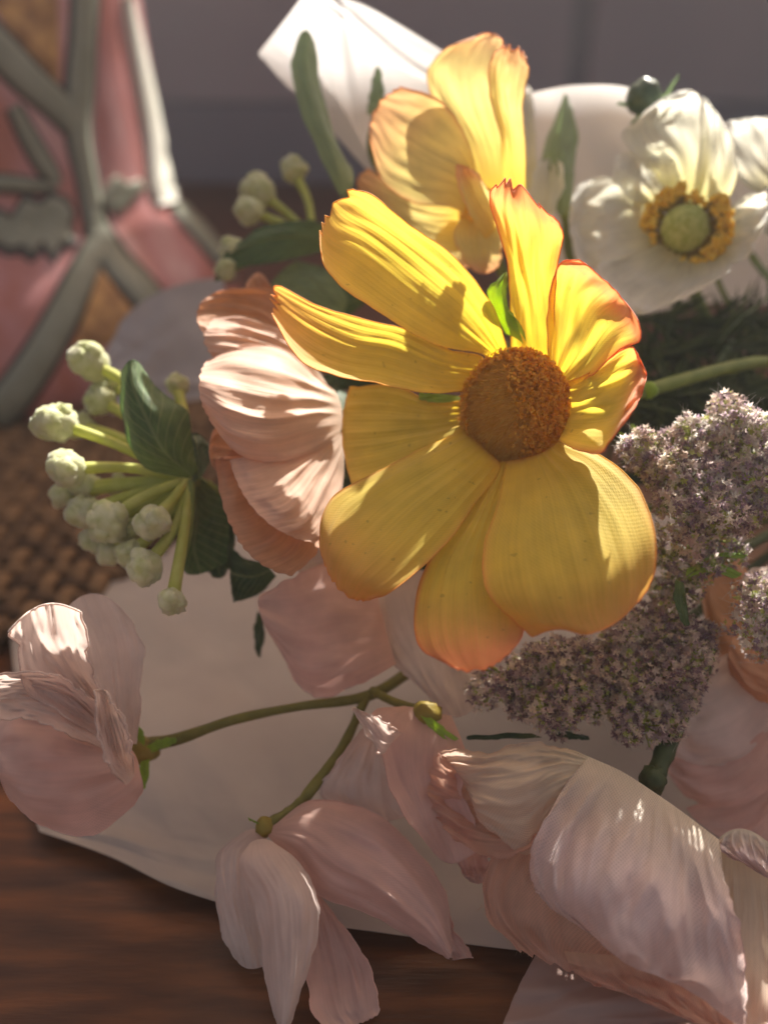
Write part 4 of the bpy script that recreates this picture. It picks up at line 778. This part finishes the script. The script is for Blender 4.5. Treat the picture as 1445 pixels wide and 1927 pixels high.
# ------------------------------------------------------------------ satin flower, lower right
def satin():
    pl = Plane(1150, 1620, 13.7, -0.12, 0.3)
    o = thing('satin_flower', 'large lilac-pink satin flower with apricot under-petals at the lower right', 'flower', P(1230, 1480, 14.2))
    kw = dict(ridges=5, ramp=0.12, nu=60, nv=60, wav=0.7, rim=0.1, crk=0.5, crf=(2.5, 7), edge=5)
    petal(o, "1355,1575 1400,1600 1450,1625 / 1350,1680 1410,1720 1480,1740 / 1330,1800 1410,1830 1490,1850 / 1320,1880 1400,1930 1480,1900", pl, M['satin_tan'], off=[-5, -6, -6, -5], seed=131, **dict(kw, ridges=0, crk=0.1, wav=0.2))
    petal(o, "1350,1580 1400,1560 1460,1600 / 1352,1596 1410,1612 1470,1640 / 1400,1625 1440,1650 1480,1670", pl, M['satin'], off=[-3, -3, -3], seed=137, **kw)
    petal(o, "1100,1440 1140,1440 1180,1470 / 980,1540 1080,1560 1220,1600 / 934,1590 1040,1680 1280,1740 / 905,1700 1040,1760 1300,1850 / 980,1790 1090,1838 1270,1905", pl, M['satin_orange'], off=[-4, -5, -6, -6, -6], cup=2, ser=0.035, sern=9, seed=132, **kw)
    petal(o, "1100,1440 1110,1450 1120,1465 / 1000,1470 1000,1530 1010,1590 / 880,1455 890,1530 920,1614 / 817,1415 805,1500 850,1575", pl, M['satin_orange'], off=[-2, -3, -3, -2], cup=2, ser=0.04, sern=6, seed=133, wav=1.0, **{k: v for k, v in kw.items() if k != 'wav'})
    petal(o, "1110,1425 1112,1445 1110,1470 / 1055,1405 1048,1450 1035,1530 / 985,1402 975,1480 995,1606 / 905,1414 895,1480 920,1565 / 822,1412 868,1465 888,1518", pl, M['satin_tan'], off=[0, 2, 3, 2, 1], cup=-3, ser=0.02, seed=134, **kw)
    petal(o, "1108,1424 1170,1452 1232,1492 1278,1524 1352,1580 / 1060,1480 1130,1520 1220,1560 1290,1590 1360,1640 / 1022,1545 1100,1590 1200,1640 1290,1680 1378,1705 / 996,1612 1080,1670 1180,1720 1290,1760 1396,1790 / 1002,1668 1080,1720 1180,1775 1290,1830 1408,1870 / 1040,1712 1110,1757 1175,1812 1275,1855 1400,1940",
          pl, M['satin'], off=[0, 4, 6, 7, 7, 5], cup=-4, ser=0.02, sern=4, seed=135, ridges=4, ramp=0.4, nu=90, nv=90, wav=1.1, rim=0.1, crk=0.8, crf=(2.2, 8), edge=5)
    petal(o, "1060,1790 1200,1800 1320,1800 / 1090,1836 1240,1862 1370,1860 / 1200,1880 1310,1925 1420,1965", pl, M['satin_orange'], off=[-3, -2, 0], seed=136, **kw)
    stem(o, "1225,1490,14.6 1240,1440,14.8 1270,1370,15.3 1310,1290,16.2 1400,1150,18 1650,950,20.5", [2.0, 1.9, 1.7, 1.6, 1.6, 1.6], M['stem_dark'])
    V, F = blob_arrays(P(1228, 1466, 14.6), 0.0024, 0.15); mesh_obj('calyx', V, F, M['stem_dark'], o)
    rg = np.random.default_rng(3); e = []
    for q in (cr(rows_of("905,1700 935,1750 985,1790 1040,1812 1090,1838")[0], np.linspace(0, 1, 70)), cr(rows_of("996,1612 1002,1668 1040,1712 1111,1756")[0], np.linspace(0, 1, 40))): e.append(q)
    e = np.concatenate(e); p = P(e[:, 0], e[:, 1], pl(e[:, 0], e[:, 1]) - 0.1)
    V, F = strands(p, np.tile([-0.3, -0.3, -0.8], (len(p), 1)) + rg.normal(size=p.shape) * 0.5, rg.uniform(0.0003, 0.0014, len(p)), 0.00003, 0.4, 4, rg)
    tag(mesh_obj('frayed_threads', V, F, M['satin_orange'], o), kind='stuff')
satin()
def pink_right():
    pl = Plane(1380, 1300, 16.4, -0.1, 0.2)
    o = thing('pink_flower', 'soft pink and coral flower at the right edge behind the lilac heads', 'flower', P(1480, 1250, 17.5))
    kw = dict(ridges=6, ramp=0.12, nu=36, nv=36, wav=0.5)
    petal(o, "1500,1220 1500,1180 1500,1140 / 1420,1310 1400,1210 1420,1090 / 1370,1290 1340,1180 1370,1020 / 1345,1200 1320,1120 1340,1000", pl, M['peach_deep'], off=[-4, -4, -3, -3], cup=-2, seed=141, **kw)
    petal(o, "1500,1280 1490,1240 1480,1200 / 1420,1420 1380,1330 1370,1230 / 1330,1440 1310,1360 1320,1260 / 1262,1420 1270,1350 1300,1290", pl, M['blush'], off=[0, 1, 2, 2], cup=-2, seed=142, **kw)
    petal(o, "1510,1360 1490,1330 1470,1300 / 1440,1490 1390,1440 1340,1380 / 1350,1520 1310,1470 1270,1400 / 1290,1500 1255,1450 1240,1400", pl, M['pink'], off=[-1, 0, 0, 0], cup=-2, seed=143, **kw)
    petal(o, "1520,1400 1500,1440 1500,1480 / 1400,1490 1410,1540 1440,1590 / 1290,1520 1330,1560 1400,1600", pl, M['pink'], off=[-4, -5, -5], seed=144, **kw)
    petal(o, "1500,1140 1490,1110 1490,1070 / 1440,1130 1430,1100 1440,1068 / 1402,1100 1398,1088 1410,1072", pl, M['blush'], off=[4, 6, 7], cup=-2, seed=145, **kw)
    petal(o, "1500,1330 1490,1290 1490,1250 / 1430,1320 1410,1270 1420,1220 / 1375,1270 1370,1230 1385,1190", pl, M['peach_deep'], off=[2, 4, 5], cup=-3, seed=146, **kw)
    stem(o, "1490,1260,17 1560,1150,18.5 1650,950,20.5", 1.6, M['stem_dark'])
pink_right()

# ------------------------------------------------------------------ lilac flower heads
def inside(x, y, poly):
    c = False; n = len(poly)
    for i in range(n):
        x1, y1 = poly[i]; x2, y2 = poly[(i + 1) % n]
        if (y1 > y) != (y2 > y) and x < (x2 - x1) * (y - y1) / (y2 - y1) + x1: c = not c
    return c
FLT_V, FLT_F = [(0, 0, 0.0)], []
for k in range(5):
    a = k * 1.2566; b0, b1 = a - 0.5, a + 0.5
    n = len(FLT_V); FLT_V += [(0.33 * math.cos(b0), 0.33 * math.sin(b0), 0.22), (0.62 * math.cos(a), 0.62 * math.sin(a), 0.40 + 0.1 * (k % 2)), (0.33 * math.cos(b1), 0.33 * math.sin(b1), 0.22)]
    FLT_F += [(0, n, n + 1), (0, n + 1, n + 2)]
FLT_V.append((0.0, 0.0, 0.34)); q = len(FLT_V) - 1
FLT_F += [(q, 1, 4), (q, 7, 10)]
def lilac(label, poly, hubpx, dfn, mat, seed, spacing=44, rpx=34, nfl=92, stalk=None):
    rg = np.random.default_rng(seed); hub = P(*hubpx); o = thing('lilac_flower_head', label, 'flower', hub, 'lilac flower heads')
    poly = [tuple(map(float, p.split(','))) for p in poly.split()]; xs = [p[0] for p in poly]; ys = [p[1] for p in poly]
    cx, cy = sum(xs) / len(xs), sum(ys) / len(ys); ped = []; hs = []
    y = min(ys); row = 0
    while y < max(ys):
        x = min(xs) + (row % 2) * spacing * 0.5
        while x < max(xs):
            px, py = x + rg.normal() * 7, y + rg.normal() * 7
            if inside(px, py, poly):
                d = float(dfn(px, py)) + rg.normal() * 0.10; c = P(px, py, d); up = unit(unit(c - hub) + unit(CAMP - c) * 0.9 + np.array([0, 0, 0.35]))
                r = rpx / FPX * d / 100 * rg.uniform(0.65, 1.3)
                dv = unit(rg.normal(size=(nfl, 3)) + up * 0.75); sz = rg.uniform(0.65, 1.5, nfl) * 0.00118
                pos = c + dv * r * rg.uniform(0.72, 1.12, nfl)[:, None]
                V, F = scatter(FLT_V, FLT_F, pos, dv + rg.normal(size=dv.shape) * 0.45, sz, rg)
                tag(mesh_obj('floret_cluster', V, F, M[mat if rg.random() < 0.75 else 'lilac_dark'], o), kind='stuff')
                gd = unit(rg.normal(size=(16, 3)) + up * 0.6); gv, gf = scatter(FLT_V, FLT_F, c + gd * r * rg.uniform(0.7, 1.05, 16)[:, None], gd, rg.uniform(0.8, 1.5, 16) * 0.0009, rg); ped.append((gv, gf))
                ped.append(tube_arrays([hub, hub * 0.35 + c * 0.65 - up * 0.002, c - up * r * 0.5], [0.0006, 0.00045, 0.0003], 5, 8))
                for t in range(10): ped.append(tube_arrays([c - up * r * 0.9, c + dv[t] * r * 0.95], 0.00022, 4, smooth=False))
                k = 16; hs.append((c + unit(rg.normal(size=(k, 3)) + up) * r, unit(rg.normal(size=(k, 3)) + up * 0.8)))
            x += spacing
        y += spacing * 0.8; row += 1
    V, F = join(ped); tag(mesh_obj('flower_stalks', V, F, M['pedicel'], o), kind='stuff')
    rt = np.concatenate([h[0] for h in hs]); dr = np.concatenate([h[1] for h in hs])
    V, F = strands(rt, dr, rg.uniform(0.0015, 0.0045, len(rt)), 0.00005, 0.3, 4, rg); tag(mesh_obj('floss', V, F, M['floss'], o), kind='stuff')
    if stalk: stem(o, stalk, 1.3, M['stem_dark'])
    return o
lilac('pale lilac flower head at right, the sunlit upper one beside the yellow petals', "1185,850 1215,815 1260,800 1300,778 1350,768 1400,778 1450,815 1500,830 1500,980 1440,960 1400,1010 1340,1000 1290,1030 1255,1000 1245,940 1225,900",
      (1330, 1010, 17.0), lambda x, y: 15.0 + 0.25 * (np.asarray(900.0) - y) / 100, 'lilac', 201, stalk="1330,1010,17 1420,960,18.5 1650,880,20.5")
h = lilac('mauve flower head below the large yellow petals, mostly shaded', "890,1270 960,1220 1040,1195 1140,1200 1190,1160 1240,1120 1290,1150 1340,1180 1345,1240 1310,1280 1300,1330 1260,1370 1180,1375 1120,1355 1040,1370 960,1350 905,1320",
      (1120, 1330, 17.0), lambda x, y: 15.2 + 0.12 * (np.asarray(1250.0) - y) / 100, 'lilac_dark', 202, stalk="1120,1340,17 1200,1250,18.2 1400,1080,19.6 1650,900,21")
lilac('small lilac flower cluster at the right edge above the pink petals', "1385,1150 1420,1120 1480,1110 1500,1200 1450,1240 1400,1230 1370,1190", (1450, 1200, 16.6), lambda x, y: 15.2 + 0 * np.asarray(x), 'lilac', 203, stalk="1450,1200,16.6 1500,1120,18 1650,900,20.5")
lilac('sparse mauve flower cluster between the upper and lower lilac heads', "1235,1000 1290,1010 1340,1000 1400,1010 1400,1060 1330,1050 1300,1110 1250,1120 1225,1070", (1300, 1090, 16.6), lambda x, y: 15.5 + 0 * np.asarray(x), 'lilac', 204, nfl=50, stalk="1300,1090,16.6 1400,1030,18 1650,900,20.5")
for s in ("1000,1380 1010,1384 1020,1388 / 950,1380 950,1386 955,1390 / 880,1386 878,1389 882,1392", "1030,1370 1035,1378 1040,1384 / 1070,1378 1072,1384 1074,1390 / 1106,1386 1108,1390 1107,1392"):
    petal(h, s, Plane(1000, 1385, 15.2, 0, 0), M['leaf_dark'], name='bract', nu=12, nv=7, edgew=0, rim=0.1)
for s, mt in (("1290,1090 1296,1084 1302,1078 / 1330,1075 1336,1066 1344,1060 / 1385,1088 1390,1084 1396,1080", 'sepal'), ("1270,1090 1278,1094 1286,1096 / 1268,1130 1280,1132 1290,1130 / 1285,1175 1290,1178 1296,1174", 'leaf'), ("1290,1086 1290,1078 1292,1070 / 1340,1050 1344,1044 1350,1042 / 1400,1050 1402,1046 1406,1044", 'sepal'),
          ("1195,870 1200,862 1206,856 / 1180,840 1188,836 1198,836 / 1165,816 1168,814 1172,816", 'sepal'), ("1200,850 1208,846 1214,842 / 1190,820 1198,816 1206,818 / 1185,800 1188,798 1192,800", 'sepal')):
    petal(h, s, Plane(1300, 1080, 15.1, 0, 0.25), M[mt], name='bract', nu=12, nv=7, edgew=0, rim=0.1)
